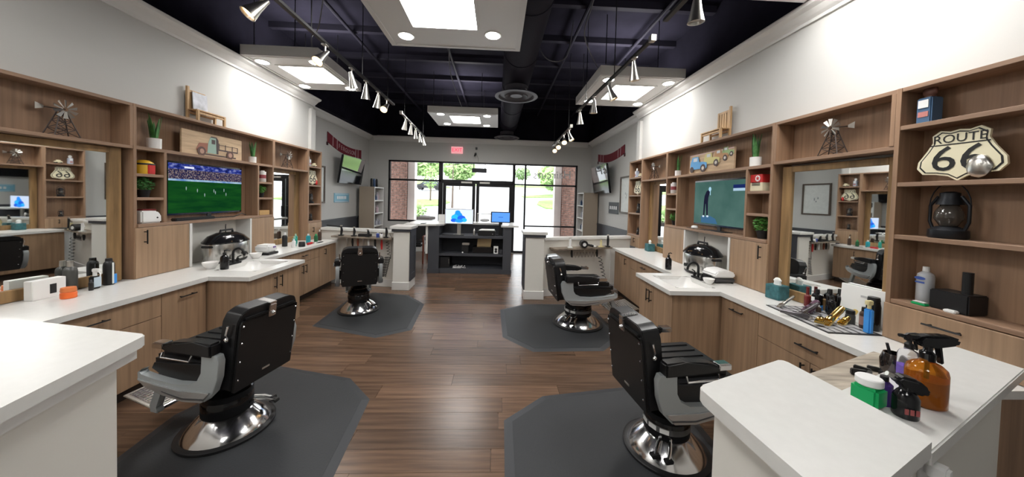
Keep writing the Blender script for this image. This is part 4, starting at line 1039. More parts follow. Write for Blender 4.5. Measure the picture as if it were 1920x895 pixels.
snake_plant(RD, 3.15, 2.036, 'large snake plant in a white pot, near end of right unit', 3, .36, 1.1)
snake_plant(RD, 4.55, 2.036, 'small snake plant in a white pot, left of car board', 4, .32, .9)
def bushy(x, y, z, label, seed, s, m):
    t = thing('potted_plant', label, 'plant', (x, y, z), 0, 'small bushy plants in black pots')
    MB().lathe([(.035 * s, 0), (.05 * s, .07 * s), (.045 * s, .07 * s), (0, .06 * s)], n=16).build('pot', blackpl, t, True)
    o = leaves(MB(), (0, 0, .125 * s), .075 * s, .07 * s, 240, .014 * s, seed).build('foliage', m, t); o['kind'] = 'stuff'
bushy(LD, 3.185, 1.566, 'dark leafy plant in black pot under the yellow toy pump', 11, 1.0, leaf_m)
bushy(LD, 4.68, 1.566, 'bright leafy plant in small shelf right of soccer television', 12, .9, leaf_b)
bushy(RD, 3.02, 1.321, 'bright leafy plant in black pot, right of golf television', 13, 1.15, leaf_b)
bushy(RD, 4.58, 1.321, 'small bright leafy plant in shelf left of golf television', 14, .95, leaf_b)
def windmill(x, y, z, label, h=.30, key='L'):
    h *= .88
    t = thing('windmill_ornament', label, 'ornament', (x, y, z), 0, 'metal windmill ornaments')
    sg = 1 if key == 'L' else -1
    iron = mat('dark_iron', (.06, .045, .04), .5, metal=.6); mb = MB(); H = h * .68
    w = lambda q: .075 * (1 - q) + .016 * q
    for a in (-1, 1):
        for b in (-1, 1): mb.tube([(a * w(0) * .6, b * w(0), 0), (a * w(1) * .6, b * w(1), H)], .004, 5)
    for q0, q1 in ((0, .3), (.3, .6), (.6, .85)):
        for a in (-1, 1):
            mb.tube([(a * w(q0) * .6, -w(q0), H * q0), (a * w(q1) * .6, w(q1), H * q1)], .0028, 5).tube([(a * w(q0) * .6, w(q0), H * q0), (a * w(q1) * .6, -w(q1), H * q1)], .0028, 5)
            mb.tube([(a * w(q1) * .6, -w(q1), H * q1), (a * w(q1) * .6, w(q1), H * q1)], .0028, 5)
    mb.build('tower', iron, t, True)
    for k in range(10):
        a = 2 * PI * k / 10; M = Matrix.Translation((sg * .03, 0, H + .01)) @ Matrix.Rotation(a, 4, 'X') @ Matrix.Rotation(.5, 4, 'Z')
        MB().prism([(-.005, .016), (.005, .016), (.0125, .07), (-.0125, .07)], -.001, .001, 'x', M=M).build('blade', nickel, t)
    MB().tube([(sg * .03, 0, H + .01), (-sg * .03, -.075, H + .01)], .004, 6).build('axle', iron, t)
    MB().prism([(-.075, H - .0), (-.12, H - .015), (-.12, H + .035), (-.075, H + .02)], -sg * .03, -sg * .033, 'x').build('tail_vane', nickel, t)
windmill(LD, 2.62, 2.031, 'metal windmill ornament at the left edge cubby', .33)
windmill(LD, 5.25, 2.031, 'small windmill ornament in cubby above far left mirror', .33)
windmill(RD, 2.40, 2.051, 'metal windmill ornament with pale blades, large right cubby', .34, 'R')
windmill(RD, 5.26, 2.031, 'small windmill ornament in cubby above far right mirror', .33, 'R')
def mini_bench(x, y, z, key, label, card):
    t = thing('miniature_chair', label, 'miniature chair', (x, y, z), 0, 'miniature wooden slat chairs on top')
    sg = 1 if key == 'L' else -1
    # seat runs toward the room, backrest at the near-camera side
    W = .075
    for yy in (-.16, .0, .26): 
        for xx in (-W + .012, W - .012): B(xx - .012, xx + .012, yy - .012, yy + .012, .001, .115 if yy > -.1 else .36).build('leg', pine, t)
    for k in range(4): B(-W, W, -.14 + .105 * k, -.045 + .105 * k, .115, .127).build('seat_slat', pine, t)
    for xx in (-W, W - .016): B(xx, xx + .016, -.16, .27, .085, .112).build('seat_rail', pine, t)
    B(-W - .012, W + .012, -.172, -.145, .33, .355).build('top_rail', pine, t); B(-W, W, -.168, -.15, .15, .17).build('lower_rail', pine, t)
    for k in range(4): B(-W + .012 + .035 * k, -W + .036 + .035 * k, -.166, -.152, .17, .33).build('back_slat', pine, t)
    t.rotation_euler.z = math.radians(0)
    return t
def mini_chair(x, y, z, key, label):
    # backrest stands against the wall end; open seat toward the far end
    sg = 1 if key == 'L' else -1
    t = thing('miniature_chair', label, 'miniature chair', (x, y, z), 0, 'miniature wooden slat chairs on top')
    W = .065; y0, y1 = -.16, .20
    for xx in (-W + .01, W - .01):
        B(xx - .011, xx + .011, y1 - .022, y1, .001, .112).build('leg', pine, t)
        B(xx - .011, xx + .011, y0, y0 + .022, .001, .112).build('leg', pine, t)
        B(xx - .008, xx + .008, y0 + .022, y1 - .022, .08, .10).build('seat_rail', pine, t)
    for k in range(5): B(-W + .026 * k, -W + .022 + .026 * k, y0 - .005, y1 + .005, .1125, .124).build('seat_slat', pine, t)
    bx = -sg * (W - .01)
    for yy in (y0 + .01, y0 + .20): B(bx - .011, bx + .011, yy - .012, yy + .012, .1245, .375 if yy < 0 else .34).build('back_post', pine, t)
    B(bx - .009, bx + .009, y0 + .022, y0 + .188, .315, .34).build('top_rail', pine, t)
    for k in range(4): B(bx - .006, bx + .006, y0 + .03 + .041 * k, y0 + .058 + .041 * k, .1245, .315).build('back_slat', pine, t)
    return t
LT = (XL + LS.xf) / 2; 
c1 = mini_chair(-3.375, 3.84, ZT + .001, 'L', 'miniature wooden chair with a printed card, on top of left unit')
c2 = mini_chair(2.615, 3.78, ZT + .001, 'R', 'empty miniature wooden chair on top of the right unit')
o = tag(MB().box(-.004, .004, -.075, .10, 0, .20, M=Matrix.Translation((-3.40, 3.80, ZT + .127)) @ Matrix.Rotation(-.06, 4, 'Y')).build('leaning_card', mat('silver_card', (.55, .57, .62), .25, var=.3, vscale=9)), 'silvery printed card leaning in the left miniature chair', 'card')
# picture boards
def board(key, x, y0, y1, z0, z1, label):
    t = thing('picture_board', label, 'picture', (x, (y0 + y1) / 2, z0), 0, 'printed wooden boards'); sg = 1 if key == 'L' else -1
    B(x, x + sg * .02, y0, y1, z0, z1, .002).build('wood_board', mat('printed_board', (.50, .36, .23), .6, var=.22, vscale=1, stretch=(20, 4, 30)), t, world=True)
    return t
t = board('L', LD + .0, 3.53, 4.32, 2.036, 2.295, 'wooden board printed with an old flatbed truck, left unit')
org = (LD + .02, 3.925, 2.036)
decal('print_shadow', [rect(-.16, .30, .015, .03)], mat('p_dark', (.08, .06, .06), .7), t, org, 'L', True)
decal('print_truck_bed', [rect(.05, .33, .085, .10), rect(.05, .06, .10, .17), rect(.14, .15, .10, .165), rect(.24, .25, .10, .16), rect(.32, .33, .10, .155), rect(.05, .33, .15, .156)], mat('p_dark', (.08, .06, .06), .7), t, org, 'L', True)
decal('print_cab', [[(-.10, .04), (.04, .04), (.04, .20), (.01, .225), (-.06, .225), (-.09, .15)]], mat('p_cab', (.30, .42, .36), .7), t, org, 'L', True, .002)
decal('print_cab_edge', [[(.02, .04), (.045, .04), (.045, .2), (.02, .235), (-.05, .235), (-.06, .222), (.012, .222)], rect(-.045, .0, .15, .2)], mat('p_dark', (.08, .06, .06), .7), t, org, 'L', True, .0035)
decal('print_hood', [[(-.24, .06), (-.10, .05), (-.09, .15), (-.2, .14)]], mat('p_rust', (.30, .13, .09), .7), t, org, 'L', True, .002)
for nm, cx in (('print_wheel', -.17), ('print_wheel', .21)):
    decal(nm, [disc(cx, .05, .052)], mat('p_dark2', (.12, .07, .06), .7), t, org, 'L', True, .0045); decal('print_hub', [disc(cx, .05, .028)], mat('p_hub', (.42, .26, .2), .7), t, org, 'L', True, .006)
t = board('R', RD, 3.42, 4.24, 2.036, 2.285, 'wooden board printed with a row of vintage pickups, right unit')
org = (RD - .02, 3.83, 2.036)
for k, (cx, cz, s, col) in enumerate(((.31, .175, .55, (.30, .42, .20)), (.20, .14, .7, (.42, .24, .12)), (.04, .10, .85, (.55, .50, .22)), (-.21, .055, 1.0, (.12, .34, .62)))):
    cx = cx; f = .0015 + k * .003
    m_ = mat('p_truck%d' % k, col, .6)
    P_ = lambda pts: [(cx + a * s, cz + b * s) for a, b in pts]
    decal('print_body', [P_([(-.17, .0), (.17, .0), (.17, .07), (.10, .085), (.02, .09), (-.0, .16), (-.12, .16), (-.16, .09)])], m_, t, org, 'R', True, f)
    decal('print_window', [P_(rect(-.10, -.02, .10, .145))], mat('p_win', (.55, .58, .6), .5), t, org, 'R', True, f + .0012)
    decal('print_wheel', [P_(disc(.10, .005, .05))] + ([P_(disc(-.13, .0, .04))] if k == 3 else []), mat('p_dark', (.08, .06, .06), .7), t, org, 'R', True, f + .0012)
    decal('print_hub', [P_(disc(.10, .005, .024))], mat('p_hub2', (.6, .56, .5), .7), t, org, 'R', True, f + .0024)
decal('print_sky', [rect(-.40, .40, .235, .247)], mat('p_pink', (.62, .45, .42), .7), t, org, 'R', True)
# highway shield
def shield(key, x, y, z, s, label, lean=0):
    t = thing('shield_sign', label, 'sign', (x, y, z), 0, 'highway shield signs'); sg = 1 if key == 'L' else -1
    half = [(0, 0), (.05, .035), (.12, .05), (.19, .055), (.225, .10), (.22, .15), (.17, .23), (.14, .29), (.145, .34), (.10, .375), (.05, .36), (0, .37)]
    def outline(k):
        pts = [(a * k, (b - .19) * k + .19) for a, b in half]
        return [(a, b) for a, b in pts] + [(-a, b) for a, b in pts[::-1][1:-1]]
    ex = lambda k: [(p[0] * s, p[1] * s) for p in outline(k)]
    uv = lambda P_: [(-a if key == 'R' else a, b) for a, b in P_]
    mb = MB(); MB_ = lambda k: [(a, b) for a, b in ex(k)]
    mb.prism([(y + a, z + b) for a, b in MB_(1)], x, x + sg * .012, 'x').build('plate', cream, t, world=True)
    org = (x + sg * .012, y, z)
    decal('black_border', [ex(.93)], ink, t, org, key, True, .0005); decal('cream_field', [ex(.885)], cream, t, org, key, True, .002)
    decal('divider_line', [rect(-.15 * s, .15 * s, .262 * s, .270 * s)], ink, t, org, key, True, .0035)
    text('lettering', 'ROUTE', .085 * s, ink, t, (org[0] + sg * .0045, y, z + .305 * s), key, True)
    text('numerals', '66', .26 * s, ink, t, (org[0] + sg * .0045, y, z + .155 * s), key, True, xs=1.15)
    return t
shield('L', -3.345, 5.90, 1.791, .70, 'small cream Route 66 shield sign at the far left shelves')
shield('R', 2.585, 5.82, 1.771, .70, 'small cream Route 66 shield sign at the far right shelves')
shield('R', 2.575, 1.685, 1.816, .78, 'large cream Route 66 shield sign at the right photo edge')
tag(MB().ball((2.555, 1.60, 1.89), .05, (.4, 1, 1.25)).build('grey_ornament', nickel, smooth=True), 'silver rounded ornament in front of the large shield sign', 'ornament')
# lanterns
def lantern(x, y, z, s, label):
    t = thing('oil_lantern', label, 'lantern', (x, y, z), 0, 'old oil lanterns'); iron = mat('lantern_iron', (.025, .027, .032), .4, metal=.6)
    MB().lathe([(.075 * s, 0), (.08 * s, .01 * s), (.078 * s, .05 * s), (.05 * s, .07 * s), (.03 * s, .075 * s)], n=20).build('fuel_tank', iron, t, True)
    MB().lathe([(.035 * s, .075 * s), (.058 * s, .12 * s), (.055 * s, .16 * s), (.035 * s, .205 * s), (.033 * s, .2 * s), (.05 * s, .16 * s), (.052 * s, .12 * s), (.032 * s, .078 * s)], n=20).build('glass_globe', mat('smoked_glass', (.06, .052, .045), .08, spec=.8), t, True)
    MB().lathe([(.055 * s, .205 * s), (.05 * s, .225 * s), (.04 * s, .25 * s), (.04 * s, .275 * s), (.02 * s, .285 * s), (0, .285 * s)], n=20).build('chimney_cap', iron, t, True)
    for sy in (-1, 1): MB().tube([(0, sy * .065 * s, .04 * s), (0, sy * .085 * s, .10 * s), (0, sy * .085 * s, .20 * s), (0, sy * .05 * s, .255 * s)], .008 * s, 8).build('side_tube', iron, t, True)
    MB().tube([(0, .09 * s * math.cos(a), .20 * s + .14 * s * math.sin(a)) for a in [PI * k / 10 for k in range(11)]], .003, 6).build('bail_handle', iron, t, True)
    return t
lantern(2.61, 1.74, 1.486, .95, 'dark oil lantern on the right shelf below the shield sign')
lantern(LD, 5.90, 1.461, .62, 'small dark lantern on the far left shelves, below shield')
lantern(RD, 5.80, 1.441, .62, 'small dark lantern on the far right shelves, below shield')
lantern(LD, 5.9, 1.151, .42, 'tiny dark lantern in the lowest far left cubby')
lantern(RD, 5.8, 1.041, .42, 'tiny dark lantern in the lowest far right cubby')
# vintage pump
def gas_pump(x, y, z, s, body, globe, label, key):
    sg = 1 if key == 'L' else -1
    t = thing('toy_fuel_pump', label, 'ornament', (x, y, z), 0, 'toy fuel pumps and cans')
    B(-.05 * s, .05 * s, -.045 * s, .045 * s, .001, .20 * s, .008 * s).build('pump_body', body, t, True)
    B(sg * .05 * s, sg * .056 * s, -.03 * s, .03 * s, .12 * s, .18 * s).build('dial_face', white_pl, t)
    B(sg * .05 * s, sg * .054 * s, -.03 * s, .03 * s, .05 * s, .09 * s).build('label_plate', mat('label_red', (.5, .2, .18), .5), t)
    MB().lathe([(.03 * s, .20 * s), (.03 * s, .215 * s)], n=14).ball((0, 0, .25 * s), .045 * s, (.5, 1, 1)).build('globe', globe, t, True)
    MB().tube([(0, -sg * .046 * s, .16 * s), (0, -sg * .07 * s, .15 * s), (0, -sg * .06 * s, .06 * s)], .006 * s, 6).build('hose', blackpl, t, True)
gas_pump(RD, 1.845, 2.171, .78, mat('pump_blue', (.06, .13, .24), .4), mat('globe_brown', (.16, .07, .05), .5), 'blue toy fuel pump with a round brown top, right', 'R')
# far columns upper cubby
for key, x, y, z in (('L', LD, 5.87, 2.121), ('R', RD, 5.93, 2.101)):
    sd = 'left' if key == 'L' else 'right'
    gas_pump(x, y - .05 if key == 'L' else y, z, .62, mat('pump_pale', (.45, .5, .6), .4), white_g, 'pale toy pump in the top cubby, far %s shelves' % sd, key)
    t = thing('toy_vehicle', 'tiny pale model in the top cubby, far %s shelves' % sd, 'toy', (x, y + .12 if key == 'L' else y - .16, z))
    B(-.03, .03, -.05, .05, .012, .045, .008).build('body', cream, t, True); B(-.025, .025, -.025, .03, .045, .07, .008).build('cabin', cream, t, True)
    for a in (-.03, .03): MB().cyl((-.03, a, .013), (.03, a, .013), .013, n=12).build('wheel', blackpl, t)
tag(MB().ball((LD + .03, 6.02, 1.84), .03, (.6, .8, 1.6)).build('red_ornament', red_m, smooth=True), 'small red ornament right of the far left shield sign', 'ornament')
# yellow toy pump
t = thing('toy_coin_bank', 'yellow dome shaped toy with a red front, left column', 'toy', (LD, 3.19, 1.786))
MB().lathe([(.07, 0), (.072, .02), (.072, .075), (.062, .11), (.035, .13), (0, .135)], n=24).build('dome_body', yellow_m, t, True)
B(.045, .076, -.03, .03, .001, .085, .004).build('red_front', red_m, t, True)
MB().lathe([(.073, .085), (.0735, .095), (.072, .10)], n=24).build('black_band', ink, t, True)
t = thing('towel_warmer', 'white rounded appliance with red top on left column shelf', 'appliance', (LD, 3.20, 1.321))
MB().prism([(-.095, .001), (.088, .001), (.085, .07), (.05, .115), (-.095, .12)], -.07, .07, 'x', bev=.012).build('housing', white_pl, t, True)
B(-.05, .05, -.07, .06, .118, .132, .006).build('red_lid', mat('dark_red_lid', (.25, .04, .04), .4), t, True); MB().ball((.07, .04, .05), .008).build('switch', blackpl, t)
# cans
def oil_can(x, y, z, key, s, top, bot, label, star=False):
    sg = 1 if key == 'L' else -1
    t = thing('vintage_can', label, 'can', (x, y, z), 0, 'toy fuel pumps and cans')
    B(-.05 * s, .05 * s, -.075 * s, .075 * s, .001, .085 * s, .004).build('can_base', bot, t, True)
    B(-.05 * s, .05 * s, -.075 * s, .075 * s, .085 * s, .165 * s, .004).build('can_top', top, t, True)
    org = (x + sg * .05 * s, y, z + .125 * s)
    decal('round_badge', [disc(0.02 * s, 0, .03 * s)], white_ink, t, org, key, True)
    if star: decal('star', [[(.02 * s + (.026 if k % 2 == 0 else .011) * s * math.sin(PI * k / 5), (.026 if k % 2 == 0 else .011) * s * math.cos(PI * k / 5)) for k in range(10)]], red_m, t, org, key, True, .003)
    decal('small_print', [rect(-.05 * s, .05 * s, -.07 * s + .012 * k * s, -.064 * s + .012 * k * s) for k in range(3)], ink, t, org, key, True)
oil_can(RD, 3.07, 1.786, 'R', 1.0, red_m, cream, 'red and cream star can, right of golf television', True)
def round_tin(x, y, z, key, label):
    t = thing('vintage_tin', label, 'can', (x, y, z), 0, 'toy fuel pumps and cans'); sg = 1 if key == 'L' else -1
    MB().lathe([(.045, 0), (.047, .005), (.047, .14), (.045, .145), (0, .145)], n=20).build('tin_body', mat('tin_pale', (.62, .60, .58), .4), t, True)
    MB().lathe([(.0475, .05), (.0475, .10)], n=20).build('label_band', mat('tin_maroon', (.28, .05, .06), .5), t, True)
    MB().lathe([(.03, .145), (.03, .16), (0, .162)], n=16).build('lid', white_pl, t, True)
round_tin(LD + .02, 4.68, 1.786, 'L', 'pale tin with maroon band, shelf right of soccer television')
round_tin(RD - .02, 4.60, 1.786, 'R', 'pale tin with maroon band, shelf left of golf television')
tag(B(LD - .05, LD + .06, 4.58, 4.78, 1.321, 1.385, .004).build('wooden_box', mat('yellow_wood', (.48, .30, .12), .6)), 'small yellowish wooden box, shelf right of soccer television', 'box')
# ------------------------------------------------------------------ televisions
def television(key, sd, y0, y1, z0, z1, label):
    sg = -sd.sg; x = sd.X(.12)
    t = thing('television', label, 'television', (x, (y0 + y1) / 2, z0), 0)
    B(x, x - sg * .04, y0, y1, z0, z1, .004).build('housing', gloss_blk, t, True, world=True)
    return t, x, sg
t, x, sg = television('L', LS, 3.44, 4.40, 1.375, 1.945, 'television showing a soccer match, in the left wall unit')
W, H = .94, .53; org = (x, 3.92, 1.395)
pitch = noise_emis('tv_pitch', ((.004, .045, .012), (.01, .085, .014)), 3, .62, (1, 1, 6))
decal('screen', [rect(-W / 2, W / 2, 0, H)], pitch, t, org, 'L', True, .0005)
decal('stand_crowd', [rect(-W / 2, W / 2, .365, .47)], noise_emis('tv_crowd', ((.01, .012, .05), (.03, .03, .09), (.16, .10, .10), (.28, .27, .3)), 70, .62), t, org, 'L', True, .002)
decal('stand_upper', [rect(-W / 2, W / 2, .47, H)], noise_emis('tv_blue', ((.01, .015, .10), (.03, .05, .32), (.25, .28, .55)), 18, .6, (1, 1, 2)), t, org, 'L', True, .002)
decal('perimeter_boards', [rect(-W / 2, W / 2, .345, .366)], noise_emis('tv_boards', ((.10, .2, .45), (.35, .5, .6)), 12, .8), t, org, 'L', True, .0035)
decal('score_bug', [rect(-.30, -.19, .485, .505)], emis('tv_white', (.6, .62, .75), .9), t, org, 'L', True, .004)
pl = []
for (u_, v_) in ((-.28, .26), (-.15, .24), (-.06, .19), (.06, .24), (.08, .22), (.20, .25), (.23, .20)):
    pl += [rect(u_ - .005, u_ + .005, v_, v_ + .018), rect(u_ - .003, u_ + .003, v_ - .013, v_), disc(u_, v_ + .022, .004, n=8)]
decal('players', pl, emis('tv_player', (.3, .38, .38), .7), t, org, 'L', True, .004)
MB().box(-3.42, -3.315, 3.75, 4.10, 1.321, 1.328).box(-3.41, -3.40, 3.9, 3.95, 1.328, 1.39).build('stand', blackpl, t, world=True)
tag(B(-3.33, -3.272, 3.40, 3.86, 1.321, 1.352, .008).build('sound_bar', blackpl, smooth=True), 'black flat sound bar lying below the soccer television', 'speaker')
tag(MB().tube([(-3.34, 4.0, 1.327), (-3.30, 4.15, 1.328), (-3.32, 4.30, 1.36), (-3.33, 4.38, 1.335)], .006, 6).build('power_cable', blackpl, smooth=True), 'black cable looping right below the soccer television', 'cable')
t, x, sg = television('R', RS, 3.22, 4.20, 1.375, 1.945, 'television showing a golfer putting, in the right wall unit')
W, H = .96, .53; org = (x, 3.71, 1.395)
decal('screen', [rect(-W / 2, W / 2, 0, H)], noise_emis('tv_green', ((.05, .115, .10), (.085, .165, .145)), 2.5, .72), t, org, 'R', True, .0005)
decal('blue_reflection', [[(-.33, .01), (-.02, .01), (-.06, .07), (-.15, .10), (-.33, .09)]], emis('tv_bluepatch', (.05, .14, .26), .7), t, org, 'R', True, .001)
decal('golfer', [[(-.29, .10), (-.265, .10), (-.255, .25), (-.245, .25), (-.225, .10), (-.20, .10), (-.205, .27), (-.20, .33), (-.185, .37), (-.17, .42), (-.19, .43), (-.24, .41), (-.275, .35), (-.285, .28)]], emis('tv_dark', (.012, .013, .03), .8), t, org, 'R', True, .002)
decal('golfer_cap', [disc(-.175, .435, .024, .028), [(-.172, .36), (-.16, .36), (-.165, .42), (-.175, .42)]], emis('tv_cap', (.30, .5, .62), .9), t, org, 'R', True, .003)
decal('golfer_shoes', [disc(-.285, .092, .02, .012), disc(-.205, .095, .022, .012)], emis('tv_shoe', (.5, .6, .7), .9), t, org, 'R', True, .003)
decal('caption_bar', [rect(.22, .46, .435, .475)], emis('tv_navy', (.01, .02, .10), .8), t, org, 'R', True, .002)
decal('caption_strip', [rect(.22, .46, .405, .435)], emis('tv_strip', (.35, .5, .62), .8), t, org, 'R', True, .002)
MB().box(2.545, 2.66, 3.5, 3.9, 1.321, 1.328).box(2.645, 2.655, 3.68, 3.74, 1.328, 1.39).build('stand', blackpl, t, world=True)
tag(MB().lathe([(.035, 0), (.04, .01), (.034, .03), (0, .036)], (2.545, 4.02, 1.329)).build('streaming_puck', white_pl, smooth=True), 'small white puck at the left foot of the golf television', 'gadget')
tag(MB().tube([(2.55, 4.2, 1.325), (2.53, 4.1, 1.325), (2.535, 3.8, 1.325), (2.56, 3.6, 1.325)], .004, 6).build('power_cable', blackpl, smooth=True), 'thin black cable lying below the golf television', 'cable')
# ------------------------------------------------------------------ things on the counters
CZT = .8205
def roaster(x, y, key, label):
    t = thing('roaster_oven', label, 'roaster oven', (x, y, CZT), 0, 'towel roaster ovens'); sg = 1 if key == 'L' else -1
    MB().lathe([(.95, .03), (1.0, .05), (1.0, .215), (.97, .23)], n=40, sx=.17, sy=.245).build('steel_body', steel, t, True)
    MB().lathe([(.90, 0), (.96, .012), (.96, .03)], n=40, sx=.17, sy=.245).build('base_ring', blackpl, t, True)
    MB().lathe([(1.03, .225), (1.05, .235), (1.0, .25), (.8, .30), (.45, .335), (0, .345)], n=40, sx=.175, sy=.25).build('lid', gloss_blk, t, True)
    MB().tube([(0, -.09, .325), (0, -.08, .365), (0, .08, .365), (0, .09, .325)], .012, 8).build('lid_handle', blackpl, t, True)
    for sy in (-1, 1): B(-.05, .05, sy * .24, sy * .275, .185, .21, .006).build('side_handle', blackpl, t, True)
    MB().cyl((sg * .165, .04, .09), (sg * .185, .04, .09), .022).build('control_knob', blackpl, t, True)
    MB().tube([(-sg * .05, .05, .33), (-sg * .06, .06, .40), (-sg * .09, .10, .42)], .005, 6).build('cord', blackpl, t, True)
roaster(-3.20, 3.92, 'L', 'oval steel roaster oven with black lid in left niche')
roaster(2.45, 3.70, 'R', 'oval steel roaster oven with black lid in right niche')
def bowl(x, y, z, r, label, m=None):
    return tag(MB().lathe([(r * .5, 0), (r * .55, .004), (r * .9, r * .6), (r, r * 1.0), (r * .93, r), (r * .8, r * .6), (r * .4, .015), (0, .015)], (x, y, z), 24).build('bowl', m or white_g, smooth=True), label, 'bowl')
bowl(-3.02, 3.50, CZT, .07, 'white bowl on the counter before the left roaster')
bowl(-2.98, 4.08, CZT, .065, 'white bowl below the white appliance, left sink counter')
bowl(2.20, 3.20, CZT, .055, 'white bowl beside the faucet, right sink counter')
def pump_bottle(x, y, label):
    t = thing('soap_pump', label, 'soap dispenser', (x, y, CZT), 0, 'black soap dispensers')
    MB().lathe([(.034, 0), (.037, .005), (.037, .12), (.03, .14), (.014, .15), (.014, .162), (0, .162)], n=20).build('bottle', gloss_blk, t, True)
    MB().lathe([(.015, .162), (.016, .178), (.006, .18), (.006, .205), (0, .205)], n=12).tube([(0, 0, .20), (.03, .01, .203), (.045, .015, .195)], .006, 8).build('pump_head', blackpl, t, True)
pump_bottle(-2.86, 3.48, 'black soap dispenser on the left sink counter'); pump_bottle(2.13, 3.86, 'black soap dispenser on the right sink counter')
def faucet(x, y, sg, label):
    t = thing('faucet', label, 'faucet', (x, y, CZT), 0, 'black faucets')
    B(-.03, .03, -.09, .09, 0, .018, .006).build('base_plate', blackmetal, t, True)
    pts = [(0, 0, .015), (0, 0, .12)] + [(sg * (.06 - .06 * math.cos(a)), 0, .12 + .06 * math.sin(a)) for a in [PI * k / 8 for k in range(1, 9)]] + [(sg * .122, 0, .10)]
    MB().tube(pts, .013, 10).build('spout', blackmetal, t, True)
    for q in (-.065, .065): MB().cyl((0, q, .018), (0, q, .06), .014).tube([(0, q, .06), (-sg * .005, q * 1.1, .068), (-sg * .01, q * 1.9, .075)], .007, 8).build('lever_handle', blackmetal, t, True)
faucet(-2.98, 3.74, 1, 'black arched faucet behind the left sink'); faucet(2.215, 3.40, -1, 'black arched faucet behind the right sink')
t = thing('wax_warmer', 'white appliance with black foot past the left faucet', 'appliance', (-3.06, 4.37, CZT))
B(-.09, .09, -.09, .09, .03, .13, .02).build('housing', white_pl, t, True); B(-.10, .10, -.10, .10, 0, .03, .008).build('foot', blackpl, t, True); B(.088, .094, .0, .05, .085, .105).build('display', mat('purple_display', (.25, .15, .4), .4), t)
t = thing('contact_grill', 'white and black hinged grill on the right sink counter', 'appliance', (2.385, 3.31, CZT))
B(-.12, .10, -.11, .11, .012, .055, .01).build('base', mat('dark_grey_plastic', (.06, .06, .065), .4), t, True)
MB().prism([(-.12, .06), (.10, .06), (.10, .11), (.03, .14), (-.09, .125), (-.12, .09)], -.11, .11, 'y', bev=.012).build('lid', white_pl, t, True)
B(-.145, -.12, -.06, .06, .055, .075, .005).build('handle', blackpl, t, True)
for a in (-.09, .08):
    for b in (-.09, .09): MB().cyl((a, b, 0), (a, b, .013), .01, n=10).build('foot', blackpl, t)
def tissue_box(x, y, label, rz=0):
    t = thing('tissue_box', label, 'tissue box', (x, y, CZT), rz, 'teal tissue boxes')
    B(-.06, .06, -.06, .06, 0, .125, .004).build('carton', teal, t, True)
    mb = MB(); r = random.Random(3)
    mb.lathe([(.032, .125), (.028, .15), (.034, .165), (.018, .185), (0, .19)], n=9, sx=.6, sy=1); mb.build('tissue', paper, t, True)
tissue_box(2.50, 2.72, 'teal tissue box on the near right counter, by the clippers', .2); tissue_box(2.58, 5.28, 'teal tissue box below the far right mirror')
# generic bottles
def bottle(x, y, label, h, r, m, cap, shape='round', z=CZT, group=None, band=None, neck=.45, caph=.18):
    t = thing('bottle', label, 'bottle', (x, y, z), 0, group)
    hb = h * (1 - caph)
    MB().lathe([(r * .92, 0), (r, .004), (r, hb * .82), (r * .9, hb * .92), (r * neck, hb), (0, hb)], n=20).build('body', m, t, True)
    MB().lathe([(r * neck, hb), (r * neck * 1.05, hb + .004), (r * neck * .95, h), (0, h)], n=14).build('cap', cap, t, True)
    if band:
        MB().lathe([(r * 1.012, hb * .18), (r * 1.012, hb * .62)], n=20).build('label_wrap', band, t, True)
    return t
g1 = 'bottles before the far left mirror'
pale_g = mat('pale_green', (.35, .55, .42), .4); tealg = mat('teal_green', (.02, .30, .24), .35); amberd = mat('dark_brown', (.06, .035, .025), .3)
bottle(-3.05, 4.93, 'white capped pale bottle at the left end of the row', .13, .026, white_pl, white_pl, group=g1)
bottle(-3.24, 5.02, 'tall black bottle with white cap in the far left row', .21, .036, blackpl, white_pl, group=g1)
bottle(-3.12, 5.06, 'green bottle with pale cap behind the black jar', .15, .03, tealg, pale_g, group=g1)
bottle(-2.99, 5.03, 'wide black jar at the front of far left row', .075, .045, blackpl, blackpl, group=g1, neck=.9)
bottle(-3.25, 5.30, 'green bottle standing against the far left mirror', .16, .026, tealg, pale_g, group=g1)
bottle(-3.12, 5.42, 'teal bottle in the far left row', .15, .034, mat('teal_liquid', (.02, .28, .33), .3), white_pl, group=g1)
bottle(-3.08, 5.57, 'dark green bottle with green cap, far left row', .13, .03, mat('dark_green', (.02, .12, .05), .3), green_m, group=g1)
bottle(-3.10, 5.72, 'brown spray bottle with white nozzle, right end of row', .19, .03, amberd, white_pl, group=g1, neck=.3)
t = thing('hair_clipper', 'red and white clipper lying before the far left mirror', 'clipper', (-3.0, 5.25, CZT)); B(-.02, .02, -.07, .07, 0, .035, .012).build('body', red_m, t, True); B(-.02, .02, .07, .10, .005, .025).build('blade', nickel, t)
t = thing('styling_comb', 'dark comb lying before the far left mirror', 'comb', (-2.98, 5.5, CZT)); B(-.012, .012, -.08, .08, 0, .006).build('spine', ink, t); [B(.012, .03, -.075 + .012 * k, -.07 + .012 * k, 0, .004).build('tooth', ink, t) for k in range(12)]
g2 = 'bottles before the near left mirror'
t = bottle(-3.30, 2.86, 'black and white spray can with blue label, near left mirror', .225, .034, blackpl, blackpl, group=g2, caph=.1, neck=.6)
B(.0325, .0355, -.006, .006, .01, .19).build('white_stripe', white_pl, t); B(.03, .036, .006, .026, .01, .09).build('blue_label', blue_m, t)
t = thing('spray_bottle', 'small dark spray bottle with pale label, near left mirror', 'bottle', (-3.27, 2.74, CZT), 0, g2)
B(-.02, .02, -.03, .03, 0, .105, .008).build('body', blackpl, t, True); B(.02, .022, -.024, .024, .015, .095).build('label', mat('pale_blue_label', (.5, .6, .68), .5), t)
